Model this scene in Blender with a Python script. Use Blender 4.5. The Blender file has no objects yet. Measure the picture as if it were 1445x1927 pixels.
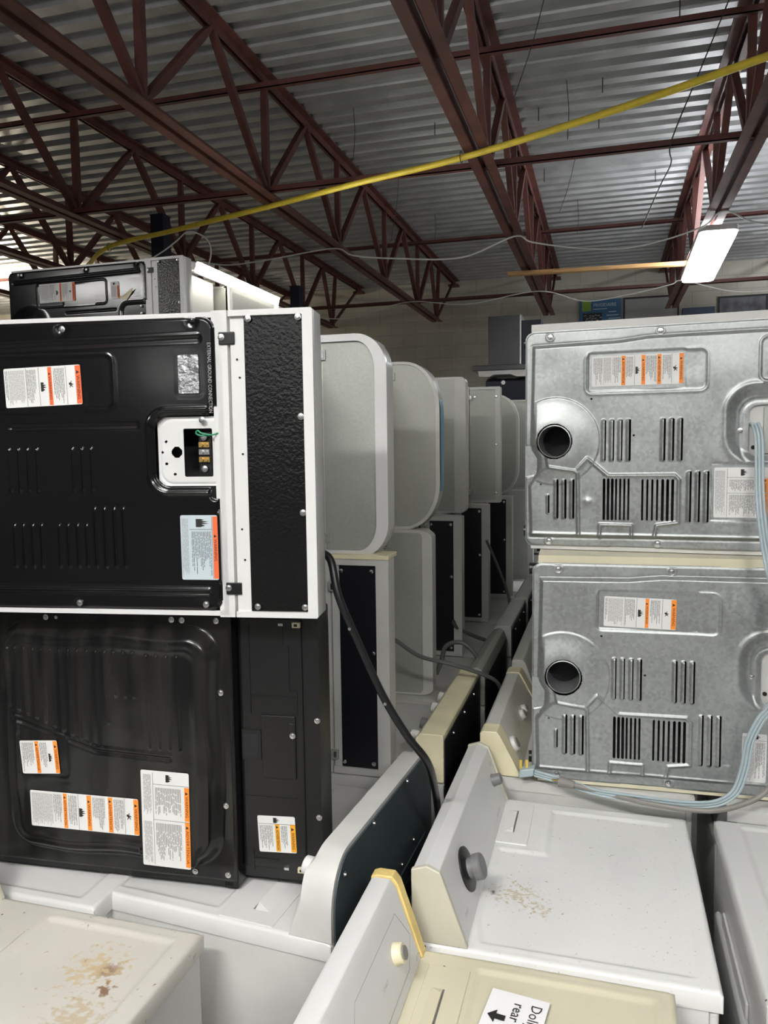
import bpy, math, random
import numpy as np
from mathutils import Vector, Matrix
random.seed(7)
SC = bpy.context.scene
COL = SC.collection
PI = math.pi
# ------------------------------------------------------------------ camera
YAW, PITCH, ROLL, CZ, FPX = -0.2817, -0.0853, -0.0135, 1.9899, 1442.8
F = Vector((math.sin(YAW)*math.cos(PITCH), math.cos(YAW)*math.cos(PITCH), math.sin(PITCH)))
R0 = Vector((math.cos(YAW), -math.sin(YAW), 0)); U0 = R0.cross(F)
R = math.cos(ROLL)*R0+math.sin(ROLL)*U0; U = -math.sin(ROLL)*R0+math.cos(ROLL)*U0
cd = bpy.data.cameras.new('camera'); cam = bpy.data.objects.new('camera', cd); COL.objects.link(cam)
cam.matrix_world = Matrix(((R.x, U.x, -F.x, 0), (R.y, U.y, -F.y, 0), (R.z, U.z, -F.z, CZ), (0, 0, 0, 1)))
cd.sensor_fit = 'VERTICAL'; cd.sensor_height = 36; cd.sensor_width = 27; cd.lens = 36*FPX/1927; cd.clip_start = .02
SC.camera = cam
# ------------------------------------------------------------------ world, exposure, lamp powers
w = bpy.data.worlds.new('world'); SC.world = w; w.use_nodes = True
w.node_tree.nodes['Background'].inputs[0].default_value = (.62, .64, .64, 1)
w.node_tree.nodes['Background'].inputs[1].default_value = .13
SC.view_settings.view_transform = 'Standard'; SC.view_settings.look = 'None'; SC.view_settings.gamma = 1
SC.view_settings.exposure = 0.60
PANEL_EMIT, PANEL_W, STRIP_EMIT, STRIP_W, BACK_W, FAR_W, UP_FILL = 16, 26, 14, 8, 58, 70, 3.5
# ------------------------------------------------------------------ materials
def mat(name, col, rough=.5, metal=0, noise=0, nscale=8, bump=0, bscale=60, emit=0, spec=.5, coat=0, stretch=None, ncol=None):
    m = bpy.data.materials.new(name); m.use_nodes = True; nt = m.node_tree; b = nt.nodes['Principled BSDF']
    b.inputs['Base Color'].default_value = (*col, 1); b.inputs['Roughness'].default_value = rough
    b.inputs['Metallic'].default_value = metal; b.inputs['Specular IOR Level'].default_value = spec
    b.inputs['Coat Weight'].default_value = coat
    tc = nt.nodes.new('ShaderNodeTexCoord'); mp = nt.nodes.new('ShaderNodeMapping')
    nt.links.new(tc.outputs['Object'], mp.inputs[0])
    if stretch: mp.inputs['Scale'].default_value = stretch
    if noise:
        n = nt.nodes.new('ShaderNodeTexNoise'); n.inputs['Scale'].default_value = nscale; n.inputs['Detail'].default_value = 6
        r = nt.nodes.new('ShaderNodeMix'); r.data_type = 'RGBA'
        k = 1-noise
        r.inputs[6].default_value = (*(ncol or [c*k for c in col]), 1); r.inputs[7].default_value = (*col, 1)
        rp = nt.nodes.new('ShaderNodeMapRange'); rp.inputs[1].default_value = .36; rp.inputs[2].default_value = .56
        nt.links.new(mp.outputs[0], n.inputs[0]); nt.links.new(n.outputs[0], rp.inputs[0])
        nt.links.new(rp.outputs[0], r.inputs[0]); nt.links.new(r.outputs[2], b.inputs['Base Color'])
    if bump:
        n = nt.nodes.new('ShaderNodeTexNoise'); n.inputs['Scale'].default_value = bscale; n.inputs['Detail'].default_value = 3
        bp = nt.nodes.new('ShaderNodeBump'); bp.inputs['Strength'].default_value = bump; bp.inputs['Distance'].default_value = .01
        nt.links.new(mp.outputs[0], n.inputs[0]); nt.links.new(n.outputs[0], bp.inputs['Height']); nt.links.new(bp.outputs[0], b.inputs['Normal'])
    if emit:
        b.inputs['Emission Color'].default_value = (*col, 1); b.inputs['Emission Strength'].default_value = emit
    return m
WHITE = mat('white_enamel', (.69, .69, .685), .28, noise=.05, nscale=3)
WHITE2 = mat('aged_white_enamel', (.60, .60, .575), .32, noise=.10, nscale=5)
CREAM = mat('almond_enamel', (.68, .64, .47), .34, noise=.10, nscale=4)
CAPCREAM = mat('grey_cream_plastic', (.58, .56, .46), .42, noise=.06, nscale=3)
YELLOW_PL = mat('yellowed_plastic', (.80, .60, .22), .40, noise=.25, nscale=9)
IVORY = mat('ivory_plastic', (.78, .72, .50), .40, noise=.12, nscale=7)
BLACK = mat('black_enamel', (.0045, .0045, .005), .15, bump=.03, bscale=7)
BLACKD = mat('dusty_black_enamel', (.0045, .0045, .005), .22, noise=.5, nscale=9, ncol=(.016, .0155, .014), stretch=(1, .3, 2.2), bump=.02, bscale=9)
BLACKPL = mat('black_plastic', (.009, .009, .0095), .33, bump=.05, bscale=140)
HAMMER = mat('hammered_black_enamel', (.005, .005, .005), .17, bump=.13, bscale=130)
GAPDARK = mat('dark_interior', (.012, .012, .013), .8)  # near-black colour stands in for shade inside cabinets, holes and slots
NAVY = mat('dark_back_plate', (.006, .007, .011), .4)
SLATE = mat('dark_slate_paint', (.055, .075, .085), .42, noise=.15, nscale=4)
KNOB = mat('grey_knob_plastic', (.17, .17, .175), .45)
KNOBLT = mat('light_knob_plastic', (.66, .66, .64), .35)
CHROME = mat('zinc_screw_steel', (.72, .72, .72), .25, metal=1)
BRASS = mat('brass_terminal', (.62, .42, .14), .35, metal=1)
COPPER = mat('bright_plug_brass', (.85, .62, .12), .35, metal=.6)
BLUEFILM = mat('blue_protective_film', (.18, .42, .60), .35)
MAROON = mat('maroon_primer_steel', (.125, .042, .034), .55, noise=.35, nscale=5, bump=.08, bscale=30)
ORANGE = mat('orange_print', (.90, .27, .03), .5)
REDOR = mat('red_orange_print', (.78, .14, .04), .5)
PAPER = mat('label_paper', (.74, .74, .73), .45)
INK = mat('black_ink', (.015, .015, .015), .6)
GREYINK = mat('grey_ink', (.34, .34, .34), .6)
RUST = mat('rust', (.13, .05, .02), .85, noise=.4, nscale=60)
YHOSE = mat('yellow_gas_hose', (.80, .62, .06), .45, noise=.12, nscale=20)
WCABLE = mat('white_cable', (.72, .72, .70), .5)
BCORD = mat('black_cord', (.008, .008, .009), .35)
GCORD = mat('grey_cord', (.10, .105, .10), .5)
TCORD = mat('taupe_cord', (.22, .21, .19), .5)
LBCORD = mat('light_blue_cord', (.37, .45, .48), .42)
GREENW = mat('green_wire', (.02, .28, .14), .5)
NAVYST = mat('navy_rack_steel', (.008, .011, .028), .45)
TIMBER = mat('raw_pine_batten', (.62, .36, .15), .7, noise=.3, nscale=14, stretch=(.4, 6, 6))
STEELW = mat('dark_wire', (.06, .06, .06), .5, metal=.5)
WALLM = None
def galv(name, col, rough, metal, sc, amt):
    m = bpy.data.materials.new(name); m.use_nodes = True; nt = m.node_tree; b = nt.nodes['Principled BSDF']
    b.inputs['Metallic'].default_value = metal
    tc = nt.nodes.new('ShaderNodeTexCoord')
    v = nt.nodes.new('ShaderNodeTexVoronoi'); v.inputs['Scale'].default_value = sc
    n = nt.nodes.new('ShaderNodeTexNoise'); n.inputs['Scale'].default_value = 5; n.inputs['Detail'].default_value = 5
    sep = nt.nodes.new('ShaderNodeSeparateColor')
    nt.links.new(tc.outputs['Object'], v.inputs[0]); nt.links.new(tc.outputs['Object'], n.inputs[0]); nt.links.new(v.outputs['Color'], sep.inputs[0])
    mx = nt.nodes.new('ShaderNodeMath'); mx.operation = 'MULTIPLY_ADD'; mx.inputs[1].default_value = .45
    nt.links.new(sep.outputs[0], mx.inputs[0]); nt.links.new(n.outputs[0], mx.inputs[2])
    r = nt.nodes.new('ShaderNodeMix'); r.data_type = 'RGBA'
    r.inputs[6].default_value = (*[c*(1-amt) for c in col], 1); r.inputs[7].default_value = (*[min(1, c*(1+amt)) for c in col], 1)
    mr = nt.nodes.new('ShaderNodeMapRange'); mr.inputs[1].default_value = .35; mr.inputs[2].default_value = 1.1
    nt.links.new(mx.outputs[0], mr.inputs[0]); nt.links.new(mr.outputs[0], r.inputs[0]); nt.links.new(r.outputs[2], b.inputs['Base Color'])
    rr = nt.nodes.new('ShaderNodeMapRange'); rr.inputs[3].default_value = rough-.08; rr.inputs[4].default_value = rough+.10
    nt.links.new(mx.outputs[0], rr.inputs[0]); nt.links.new(rr.outputs[0], b.inputs['Roughness'])
    return m
GALV = galv('galvanised_steel', (.37, .39, .385), .38, .72, 110, .17)
GALV2 = galv('dull_galvanised_steel', (.43, .445, .41), .48, .4, 200, .10)
DECKM = galv('galvanised_roof_deck', (.42, .43, .44), .38, .6, 6, .14)

def stained(name, base, spots, rough=.33, specks=(.10, .08, .06), nsc=38):
    """enamel with rust/dirt stains at given local spots (x,y,radius,strength)"""
    m = bpy.data.materials.new(name); m.use_nodes = True; nt = m.node_tree; b = nt.nodes['Principled BSDF']
    b.inputs['Roughness'].default_value = rough
    tc = nt.nodes.new('ShaderNodeTexCoord')
    n = nt.nodes.new('ShaderNodeTexNoise'); n.inputs['Scale'].default_value = nsc; n.inputs['Detail'].default_value = 8
    nt.links.new(tc.outputs['Object'], n.inputs[0])
    cur = None
    def math_(op, a, bb, c=None):
        k = nt.nodes.new('ShaderNodeMath'); k.operation = op; k.use_clamp = False
        for i, q in enumerate((a, bb, c)):
            if q is None: continue
            if hasattr(q, 'links'): nt.links.new(q, k.inputs[i])
            else: k.inputs[i].default_value = q
        return k.outputs[0]
    base_rgb = nt.nodes.new('ShaderNodeRGB'); base_rgb.outputs[0].default_value = (*base, 1); cur = base_rgb.outputs[0]
    # light general grime
    n2 = nt.nodes.new('ShaderNodeTexNoise'); n2.inputs['Scale'].default_value = 5; n2.inputs['Detail'].default_value = 8; nt.links.new(tc.outputs['Object'], n2.inputs[0])
    mr = nt.nodes.new('ShaderNodeMapRange'); mr.inputs[1].default_value = .5; mr.inputs[2].default_value = .75; mr.inputs[4].default_value = .35; nt.links.new(n2.outputs[0], mr.inputs[0])
    def mixto(fac, col):
        nonlocal cur
        k = nt.nodes.new('ShaderNodeMix'); k.data_type = 'RGBA'; nt.links.new(fac, k.inputs[0]); nt.links.new(cur, k.inputs[6]); k.inputs[7].default_value = (*col, 1); cur = k.outputs[2]
    mixto(mr.outputs[0], [c*.78 for c in base])
    for (x, y, rad, amt, col) in spots:
        d = nt.nodes.new('ShaderNodeVectorMath'); d.operation = 'DISTANCE'
        sx = nt.nodes.new('ShaderNodeSeparateXYZ'); nt.links.new(tc.outputs['Object'], sx.inputs[0])
        cx = nt.nodes.new('ShaderNodeCombineXYZ'); nt.links.new(sx.outputs[0], cx.inputs[0]); nt.links.new(sx.outputs[1], cx.inputs[1])
        nt.links.new(cx.outputs[0], d.inputs[0]); d.inputs[1].default_value = (x, y, 0)
        g = math_('DIVIDE', d.outputs['Value'], rad); g = math_('SUBTRACT', 1.0, g); g = math_('MAXIMUM', g, 0.0)
        q = math_('MULTIPLY_ADD', g, .42, n.outputs[0])
        mm = nt.nodes.new('ShaderNodeMapRange'); mm.inputs[1].default_value = .78-amt*.12; mm.inputs[2].default_value = .90-amt*.10; mm.inputs[4].default_value = .85; nt.links.new(q, mm.inputs[0])
        mixto(mm.outputs[0], col)
    # specks
    v = nt.nodes.new('ShaderNodeTexVoronoi'); v.inputs['Scale'].default_value = 30; nt.links.new(tc.outputs['Object'], v.inputs[0])
    sep = nt.nodes.new('ShaderNodeSeparateColor'); nt.links.new(v.outputs['Color'], sep.inputs[0])
    thr = math_('MULTIPLY', math_('GREATER_THAN', sep.outputs[0], .86), math_('MULTIPLY', sep.outputs[1], .11))
    sp = math_('LESS_THAN', v.outputs['Distance'], thr)
    mixto(sp, specks)
    nt.links.new(cur, b.inputs['Base Color'])
    return m
RW2TOP = stained('stained_white_top', (.73, .73, .72), nsc=110, spots=[(.20, .24, .15, -.25, (.52, .45, .32)), (.27, .20, .10, -.3, (.55, .48, .36)), (.145, .235, .012, 1.0, (.10, .06, .05))])
LW1TOP = stained('rust_stained_white_top', (.54, .52, .47), nsc=60, spots= [(.517, .561, .05, 1.0, (.15, .06, .015)), (.49, .56, .16, .05, (.50, .40, .24)), (.549, .508, .035, .85, (.17, .07, .02)), (.54, .43, .14, .15, (.46, .38, .26)), (.36, .33, .02, .8, (.12, .10, .08))])
DIRTYTOP = stained('dusty_white_top', (.62, .62, .61), [(.55, .5, .1, .1, (.35, .30, .22))])
CREAMTOP = stained('aged_almond_top', (.60, .56, .42), [(.4, .4, .1, .0, (.5, .42, .25))])
# ------------------------------------------------------------------ mesh helpers
class MB:
    def __init__(s): s.v = []; s.f = []; s.m = []
    def add(s, vs, fs, mi=0):
        o = len(s.v); s.v += [tuple(p) for p in vs]; s.f += [tuple(i+o for i in f) for f in fs]; s.m += [mi]*len(fs)
        return s
    def box(s, a, b, mi=0):
        (x0, y0, z0), (x1, y1, z1) = a, b
        vs = [(x0, y0, z0), (x1, y0, z0), (x1, y1, z0), (x0, y1, z0), (x0, y0, z1), (x1, y0, z1), (x1, y1, z1), (x0, y1, z1)]
        return s.add(vs, [(0, 3, 2, 1), (4, 5, 6, 7), (0, 1, 5, 4), (1, 2, 6, 5), (2, 3, 7, 6), (3, 0, 4, 7)], mi)
    def obox(s, c, X, Y, Z, mi=0):
        c, X, Y, Z = map(Vector, (c, X, Y, Z))
        vs = [c+i*X+j*Y+k*Z for k in (-1, 1) for i, j in ((-1, -1), (1, -1), (1, 1), (-1, 1))]
        return s.add(vs, [(0, 3, 2, 1), (4, 5, 6, 7), (0, 1, 5, 4), (1, 2, 6, 5), (2, 3, 7, 6), (3, 0, 4, 7)], mi)
    def beam(s, p, q, w, h, up=(0, 0, 1), mi=0):
        p, q = Vector(p), Vector(q); d = q-p; L = d.length; d.normalize(); sd = d.cross(Vector(up)); sd.normalize(); u = sd.cross(d)
        return s.obox((p+q)/2, d*L/2, sd*w/2, u*h/2, mi)
    def tube(s, pts, r, n=8, mi=0, flat=None):
        pts = [Vector(p) for p in pts]; t0 = (pts[1]-pts[0]).normalized()
        ref = Vector((0, 0, 1)) if abs(t0.z) < .9 else Vector((1, 0, 0)); nrm = (ref-t0*ref.dot(t0)).normalized()
        vs = []; N = len(pts)
        for i, p in enumerate(pts):
            t = (pts[min(i+1, N-1)]-pts[max(i-1, 0)]).normalized(); nrm = (nrm-t*nrm.dot(t)).normalized(); b = t.cross(nrm)
            rr = r[i] if isinstance(r, (list, tuple)) else r
            for k in range(n):
                a = 2*PI*k/n; vs.append(p+nrm*math.cos(a)*rr+b*math.sin(a)*rr)
        fs = [(i*n+k, i*n+(k+1) % n, (i+1)*n+(k+1) % n, (i+1)*n+k) for i in range(N-1) for k in range(n)]
        fs += [tuple(reversed(range(n))), tuple(range((N-1)*n, N*n))]
        return s.add(vs, fs, mi)
    def cyl(s, p, q, r, n=20, mi=0, r2=None):
        return s.tube([p, q], [r, r if r2 is None else r2], n, mi)
    def lathe(s, o, ax, prof, n=24, mi=0, caps=True):
        """prof: list of (radius, height) along axis ax from o"""
        o = Vector(o); ax = Vector(ax).normalized(); a = ax.orthogonal().normalized(); b = ax.cross(a); vs = []
        for r, h in prof:
            for k in range(n):
                t = 2*PI*k/n; vs.append(o+ax*h+a*math.cos(t)*r+b*math.sin(t)*r)
        m = len(prof); fs = [(i*n+k, i*n+(k+1) % n, (i+1)*n+(k+1) % n, (i+1)*n+k) for i in range(m-1) for k in range(n)]
        if caps and prof[0][0] > 1e-6: fs.append(tuple(reversed(range(n))))
        if caps and prof[-1][0] > 1e-6: fs.append(tuple(range((m-1)*n, m*n)))
        return s.add(vs, fs, mi)
    def prism(s, poly, d, mi=0):
        """poly: 3-D points (planar), extruded by vector d"""
        n = len(poly); d = Vector(d); vs = [Vector(p) for p in poly]+[Vector(p)+d for p in poly]
        fs = [tuple(reversed(range(n))), tuple(range(n, 2*n))]+[(k, (k+1) % n, n+(k+1) % n, n+k) for k in range(n)]
        return s.add(vs, fs, mi)
def link(name, mb, mats, parent=None, smooth=35, bevel=0, label=None, kind=None):
    me = bpy.data.meshes.new(name); me.from_pydata(mb.v, [], mb.f)
    if not isinstance(mats, (list, tuple)): mats = [mats]
    for m in mats: me.materials.append(m)
    if len(mats) > 1: me.polygons.foreach_set('material_index', mb.m)
    me.update()
    if smooth:
        me.polygons.foreach_set('use_smooth', [True]*len(me.polygons)); me.set_sharp_from_angle(angle=math.radians(smooth))
    o = bpy.data.objects.new(name, me); COL.objects.link(o)
    if bevel:
        b = o.modifiers.new('bevel', 'BEVEL'); b.width = bevel; b.segments = 3; b.limit_method = 'ANGLE'; b.angle_limit = math.radians(40); b.harden_normals = True
    if parent is not None: o.parent = parent
    if label: o['label'] = label
    if kind: o['kind'] = kind
    return o
def tag(o, label, cat, group=None):
    o['label'] = label; o['category'] = cat
    if group: o['group'] = group
    return o
def thing(name, label, cat, M=None, loc=(0, 0, 0), group=None):
    o = bpy.data.objects.new(name, None); o.empty_display_size = .1; COL.objects.link(o)
    if M is not None: o.matrix_world = M
    else: o.location = loc
    return tag(o, label, cat, group)
def world_part(name, mb, mats, root, M, **k):
    """mesh given in world coordinates, becoming a part of root placed with matrix M"""
    Mi = M.inverted(); mb.v = [tuple(Mi @ Vector(p)) for p in mb.v]
    return link(name, mb, mats, root, **k)
def spline(pts, n=10):
    P = [Vector(p) for p in pts]; P = [2*P[0]-P[1]]+P+[2*P[-1]-P[-2]]; out = []
    for i in range(1, len(P)-2):
        for k in range(n):
            t = k/n; a, b, c, d = P[i-1:i+3]
            out.append(.5*((2*b)+(c-a)*t+(2*a-5*b+4*c-d)*t*t+(-a+3*b-3*c+d)*t**3))
    out.append(P[-2]); return out
_tx = {}
def text_geo(body):
    """2-D mesh of a word, cap height 1, origin at left baseline; returns verts(x,y), faces, width"""
    if body in _tx: return _tx[body]
    cu = bpy.data.curves.new('txt', 'FONT'); cu.body = body; cu.size = 1; cu.resolution_u = 2
    ob = bpy.data.objects.new('txt', cu); COL.objects.link(ob); dg = bpy.context.evaluated_depsgraph_get()
    ev = ob.evaluated_get(dg); me = ev.to_mesh()
    vs = [(v.co.x, v.co.y) for v in me.vertices]; fs = [tuple(p.vertices) for p in me.polygons]; ev.to_mesh_clear()
    bpy.data.objects.remove(ob); bpy.data.curves.remove(cu)
    x0 = min(v[0] for v in vs); x1 = max(v[0] for v in vs); H = .70
    vs = [((x-x0)/H, y/H) for x, y in vs]; _tx[body] = (vs, fs, (x1-x0)/H); return _tx[body]
def put_text(mb, body, org, right, up, h, mi, width=None, off=Vector((0, 0, 0))):
    vs, fs, W = text_geo(body); org, right, up = Vector(org), Vector(right), Vector(up)
    sx = h if width is None else width/W
    mb.add([org+off+right*x*sx+up*y*h for x, y in vs], fs, mi)
# ------------------------------------------------------------------ heightfields (panels pressed from sheet metal)
def sm(t): t = np.clip(t, 0, 1); return t*t*(3-2*t)
def sd_rect(A, B, a0, a1, b0, b1, r=0):
    qx = np.abs(A-(a0+a1)/2)-(a1-a0)/2+r; qy = np.abs(B-(b0+b1)/2)-(b1-b0)/2+r
    return np.hypot(np.maximum(qx, 0), np.maximum(qy, 0))+np.minimum(np.maximum(qx, qy), 0)-r
def sd_line(A, B, pts):
    d = np.full(A.shape, 9.)
    for (x0, y0), (x1, y1) in zip(pts[:-1], pts[1:]):
        dx, dy = x1-x0, y1-y0; t = np.clip(((A-x0)*dx+(B-y0)*dy)/(dx*dx+dy*dy+1e-12), 0, 1)
        d = np.minimum(d, np.hypot(A-x0-t*dx, B-y0-t*dy))
    return d
def sd_poly(A, B, pts):
    d = sd_line(A, B, pts+[pts[0]]); ins = np.zeros(A.shape, bool); n = len(pts)
    for i in range(n):
        (x0, y0), (x1, y1) = pts[i], pts[(i+1) % n]
        if y0 == y1: continue
        c = ((y0 > B) != (y1 > B)) & (A < (x1-x0)*(B-y0)/(y1-y0)+x0); ins ^= c
    return np.where(ins, -d, d)
def ridge(d, w, h): return h*np.exp(-(d/w)**2)
def step(sd, w, h): return h*sm(-sd/w+.5)
def louver(A, B, H, mask, ac, b0, b1, w=.012, h=.006, slot=.0035, side=1):
    """half tube standing proud with a slit along one long edge"""
    t = (A-ac)/w*side; e = sm((B-b0)/.010)*sm((b1-B)/.010)
    prof = np.where((t > -.5) & (t < .5), sm((t+.5)/.8), 0)
    H += h*prof*e
    s0 = ac+side*(w/2); m = (A*side > s0*side-.0002) & (A*side < s0*side+slot) & (B > b0+.004) & (B < b1-.004)
    mask |= m
def hf(a0, a1, b0, b1, res, fn):
    na = int(round((a1-a0)/res))+1; nb = int(round((b1-b0)/res))+1
    a = np.linspace(a0, a1, na); b = np.linspace(b0, b1, nb); A, B = np.meshgrid(a, b, indexing='ij')
    H, mask = fn(A, B); return a, b, H, mask
def hf_mb(a, b, H, mask, place):
    """place(a,b,h)->xyz ; faces whose corner is masked are left out"""
    na, nb = H.shape; mb = MB(); idx = np.arange(na*nb).reshape(na, nb)
    A, B = np.meshgrid(a, b, indexing='ij'); P = place(A.ravel(), B.ravel(), H.ravel())
    q = np.stack([idx[:-1, :-1], idx[1:, :-1], idx[1:, 1:], idx[:-1, 1:]], -1).reshape(-1, 4)
    if mask is not None:
        mf = mask.astype(int); mk = ((mf[:-1, :-1]+mf[1:, 1:]+mf[1:, :-1]+mf[:-1, 1:]) >= 2).ravel(); q = q[~mk]
    mb.v = list(map(tuple, P.T.tolist())); mb.f = list(map(tuple, q.tolist())); mb.m = [0]*len(mb.f)
    used = np.zeros(na*nb, bool); used[q.ravel()] = True; new = np.cumsum(used)-1
    mb.v = [v for v, u in zip(mb.v, used) if u]; mb.f = [tuple(r) for r in new[q].tolist()]
    return mb
back_place = lambda a, b, h: np.stack([-h, b, a])
def flat(A, B, H, rects, h):
    for r in rects: k = sm(-sd_rect(A, B, *r, .006)/.012+1); H = H*(1-k)+h*k
    return H
_nz = np.random.RandomState(3)
def dents(A, B, n, amp, s0=.03, s1=.12, seed=1):
    r = np.random.RandomState(seed); H = np.zeros(A.shape)
    for _ in range(n):
        x, y = r.uniform(A.min(), A.max()), r.uniform(B.min(), B.max()); s = r.uniform(s0, s1)
        H += r.uniform(-1, 1)*amp*np.exp(-((A-x)**2+(B-y)**2)/s**2)
    return H
CUT = (.731, .96, .297, .458)     # terminal cut-out of the black panel
def black_panel(A, B):
    o = sd_rect(A, B, .012, .879, .012, .676, .03); c = sd_rect(A, B, *CUT, .035); c2 = sd_rect(A, B, .862, .96, .270, .478, .01)
    sd = np.maximum(np.maximum(o, -c), -c2)
    H = .001+step(sd+.004, .006, .005)
    lip = np.maximum(sd_rect(A, B, .717, .99, .283, .472, .045), o+.0)
    H += ridge(np.abs(lip), .004, .004)
    H += ridge(sd_line(A, B, [(.05, .615), (.842, .628)]), .006, -.004)+ridge(sd_line(A, B, [(.05, .6235), (.842, .6365)]), .004, .002)
    H += ridge(sd_line(A, B, [(.382, .438), (.69, .438)]), .005, -.003)
    H += ridge(sd_line(A, B, [(.03, .0604), (.85, .0608)]), .005, .004)+ridge(sd_line(A, B, [(.03, .052), (.85, .053)]), .004, -.003)
    H += ridge(np.abs(sd_rect(A, B, .20, .64, .475, .60, .02)), .004, .0018)
    H += np.where(np.hypot(A-.15, B-.35) < .15, .016*sm((.15-np.hypot(A-.15, B-.35))/.1), 0)
    for x, y in ((.5188, .6594), (.8286, .6666), (.5304, .026), (.84, .026), (.098, .66), (.098, .026)):
        H += ridge(np.hypot(A-x, B-y), .011, -.0035)
    mask = sd > .0015
    for ac in (.3725, .396, .419, .442, .531, .554, .577): louver(A, B, H, mask, ac, .2855, .393, .009, .004, .0, 1)
    for ac in (.376, .399, .422, .4445, .489, .511, .534, .5565): louver(A, B, H, mask, ac, .106, .2155, .009, .004, .0, 1)
    for ac in (.5785, .602, .626, .649): louver(A, B, H, mask, ac, .106, .254, .009, .004, .0, 1)
    H += dents(A, B, 14, .0014, .05, .16, 4)
    H = flat(A, B, H, [(.372, .567, .475, .582), (.792, .845, .505, .596), (.784, .878, .082, .236)], .0060)
    return H, mask
def dome_panel(A, B):
    o = sd_rect(A, B, .006, .906, .012, .680, .01)
    H = .001+step(o+.004, .005, .003)
    d = sd_rect(A, B, .285, .884, .048, .650, .085)+.004*np.sin(A*23)*np.sin(B*17)
    H += .034*sm(-d/.035)
    H += ridge(np.abs(d+.055), .010, .003)
    mask = o > .002
    for i in range(16):
        ac = .305+i*.0245; top = .590; bot = .435-(ac-.3131)*.375
        if ac > .58: bot = .40 if ac < .62 else .47
        louver(A, B, H, mask, ac, bot, top, .011, .005, 0, -1)
    for ac in (.708, .734, .760, .786): louver(A, B, H, mask, ac, .345, .585, .011, .005, 0, -1)
    H += ridge(sd_line(A, B, [(.3375, .402), (.563, .333), (.756, .326)]), .005, -.004)+ridge(sd_line(A, B, [(.3375, .412), (.563, .343), (.756, .336)]), .004, .002)
    H += dents(A, B, 60, .0022, .02, .07, 9)
    H = flat(A, B, H, [(.352, .478, .265, .365), (.374, .682, .132, .238), (.680, .812, .060, .310)], .0375)
    H += ridge(sd_line(A, B, [(.669, .060), (.669, .10)]), .002, .002)
    return H, mask
def galv_panel(A, B):
    o = sd_rect(A, B, .012, .905, .010, .676, .03)
    H = .001+step(o+.003, .004, .003)
    inset = [(.028, .04), (.024, .20), (.046, .235), (.048, .285), (.030, .315), (.036, .632), (.29, .636), (.38, .645), (.89, .645), (.89, .045)]
    d = sd_poly(A, B, inset); H += .013*sm(-d/.014+.3)+ridge(np.abs(d-.002), .004, -.0015)
    H -= .009*sm(-sd_poly(A, B, [(.0, .22), (.06, .235), (.09, .258), (.082, .30), (.045, .33), (.0, .33)])/.01)
    dd = np.hypot(A-.105, B-.338); H += (.003*sm((.137-dd)/.006)+.013*sm((.135-dd)/.085))*sm(-d/.02)
    H += ridge(np.abs(sd_rect(A, B, .197, .538, .480, .600, .02)), .005, .0022)-step(sd_rect(A, B, .197, .538, .480, .600, .02), .006, .002)
    for pts, h in (([(.0899, .2585), (.165, .247), (.175, .240), (.1786, .047)], .006), ([(.1743, .2527), (.2034, .2855), (.2648, .2317), (.4538, .2332), (.4664, .22), (.4662, .092), (.4061, .0827), (.399, .0473)], .005),
                   ([(.2404, .0431), (.2426, .0819), (.3344, .0811), (.3349, .0456)], .005), ([(.03, .05), (.89, .05)], .003)):
        H += ridge(sd_line(A, B, pts), .0045, h)
    rc = sd_rect(A, B, .592, .92, .270, .49, .075); H -= .014*sm(-rc/.03); H += ridge(np.abs(rc-.004), .008, .004)
    H += ridge(np.abs(sd_rect(A, B, .63, .92, .262, .45, .045)), .005, -.003)
    H += ridge(np.abs(sd_rect(A, B, .675, .87, .50, .625, .02)), .004, .003)
    mask = o > .002
    for a_ in (.2472, .271, .295, .3188): louver(A, B, H, mask, a_, .272, .405, .014, .007, .0028, 1)
    for a_ in (.416, .440, .4641): louver(A, B, H, mask, a_, .272, .405, .014, .007, .0028, 1)
    louver(A, B, H, mask, .082, .110, .177, .010, .006, .0022, 1)
    for a_ in (.1066, .1305, .1545): louver(A, B, H, mask, a_, .094, .224, .014, .007, .0028, 1)
    for a_ in (.4906, .5145, .538): louver(A, B, H, mask, a_, .091, .248, .014, .007, .0028, 1)
    for k in range(7): mask |= (np.abs(A-(.2535+k*.0119)) < .0024) & (B > .096) & (B < .222)
    for k in range(7): mask |= (np.abs(A-(.3645+k*.0142)) < .0024) & (B > .096) & (B < .221)
    mask |= np.hypot(A-.105, B-.338) < .054
    mask |= sd_rect(A, B, .652, .90, .288, .432, .02) < 0
    H = np.maximum(flat(A, B, H, [(.210, .477, .497, .597)], .0150), .0012); H = flat(A, B, H, [(.560, .72, .105, .262)], .0160)
    for x, y in ((.214, .4653), (.338, .353), (.063, .205), (.0305, .218)): mask |= np.hypot(A-x, B-y) < .0028
    for x, y in ((.0884, .659), (.4083, .6595), (.0866, .026), (.4101, .026), (.73, .66), (.73, .026)):
        q = np.hypot(A-x, B-y); H += ridge(np.abs(q-.011), .003, .002)-ridge(q, .007, .002)
    H += ridge(np.hypot(A-.206, B-.152), .012, .004)
    H += dents(A, B, 60, .0024, .03, .10, 5)*(sd_rect(A, B, .205, .48, .49, .60) > 0)*(sd_rect(A, B, .555, .73, .10, .265) > 0)
    return H, mask
def term_panel(A, B):
    H = np.zeros(A.shape)+.0; mask = (sd_rect(A, B, .7965, .8635, .321, .428, .002) < 0) | (np.hypot(A-.7795, B-.376) < .0125)
    for x, y in ((.7735, .326), (.754, .40), (.754, .35), (.745, .376), (.882, .352)): mask |= np.hypot(A-x, B-y) < .003
    H += dents(A, B, 8, .0015, .02, .04, 2); H += ridge(np.abs(sd_rect(A, B, .74, .93, .303, .452, .03)), .003, -.002)
    return H, mask
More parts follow.
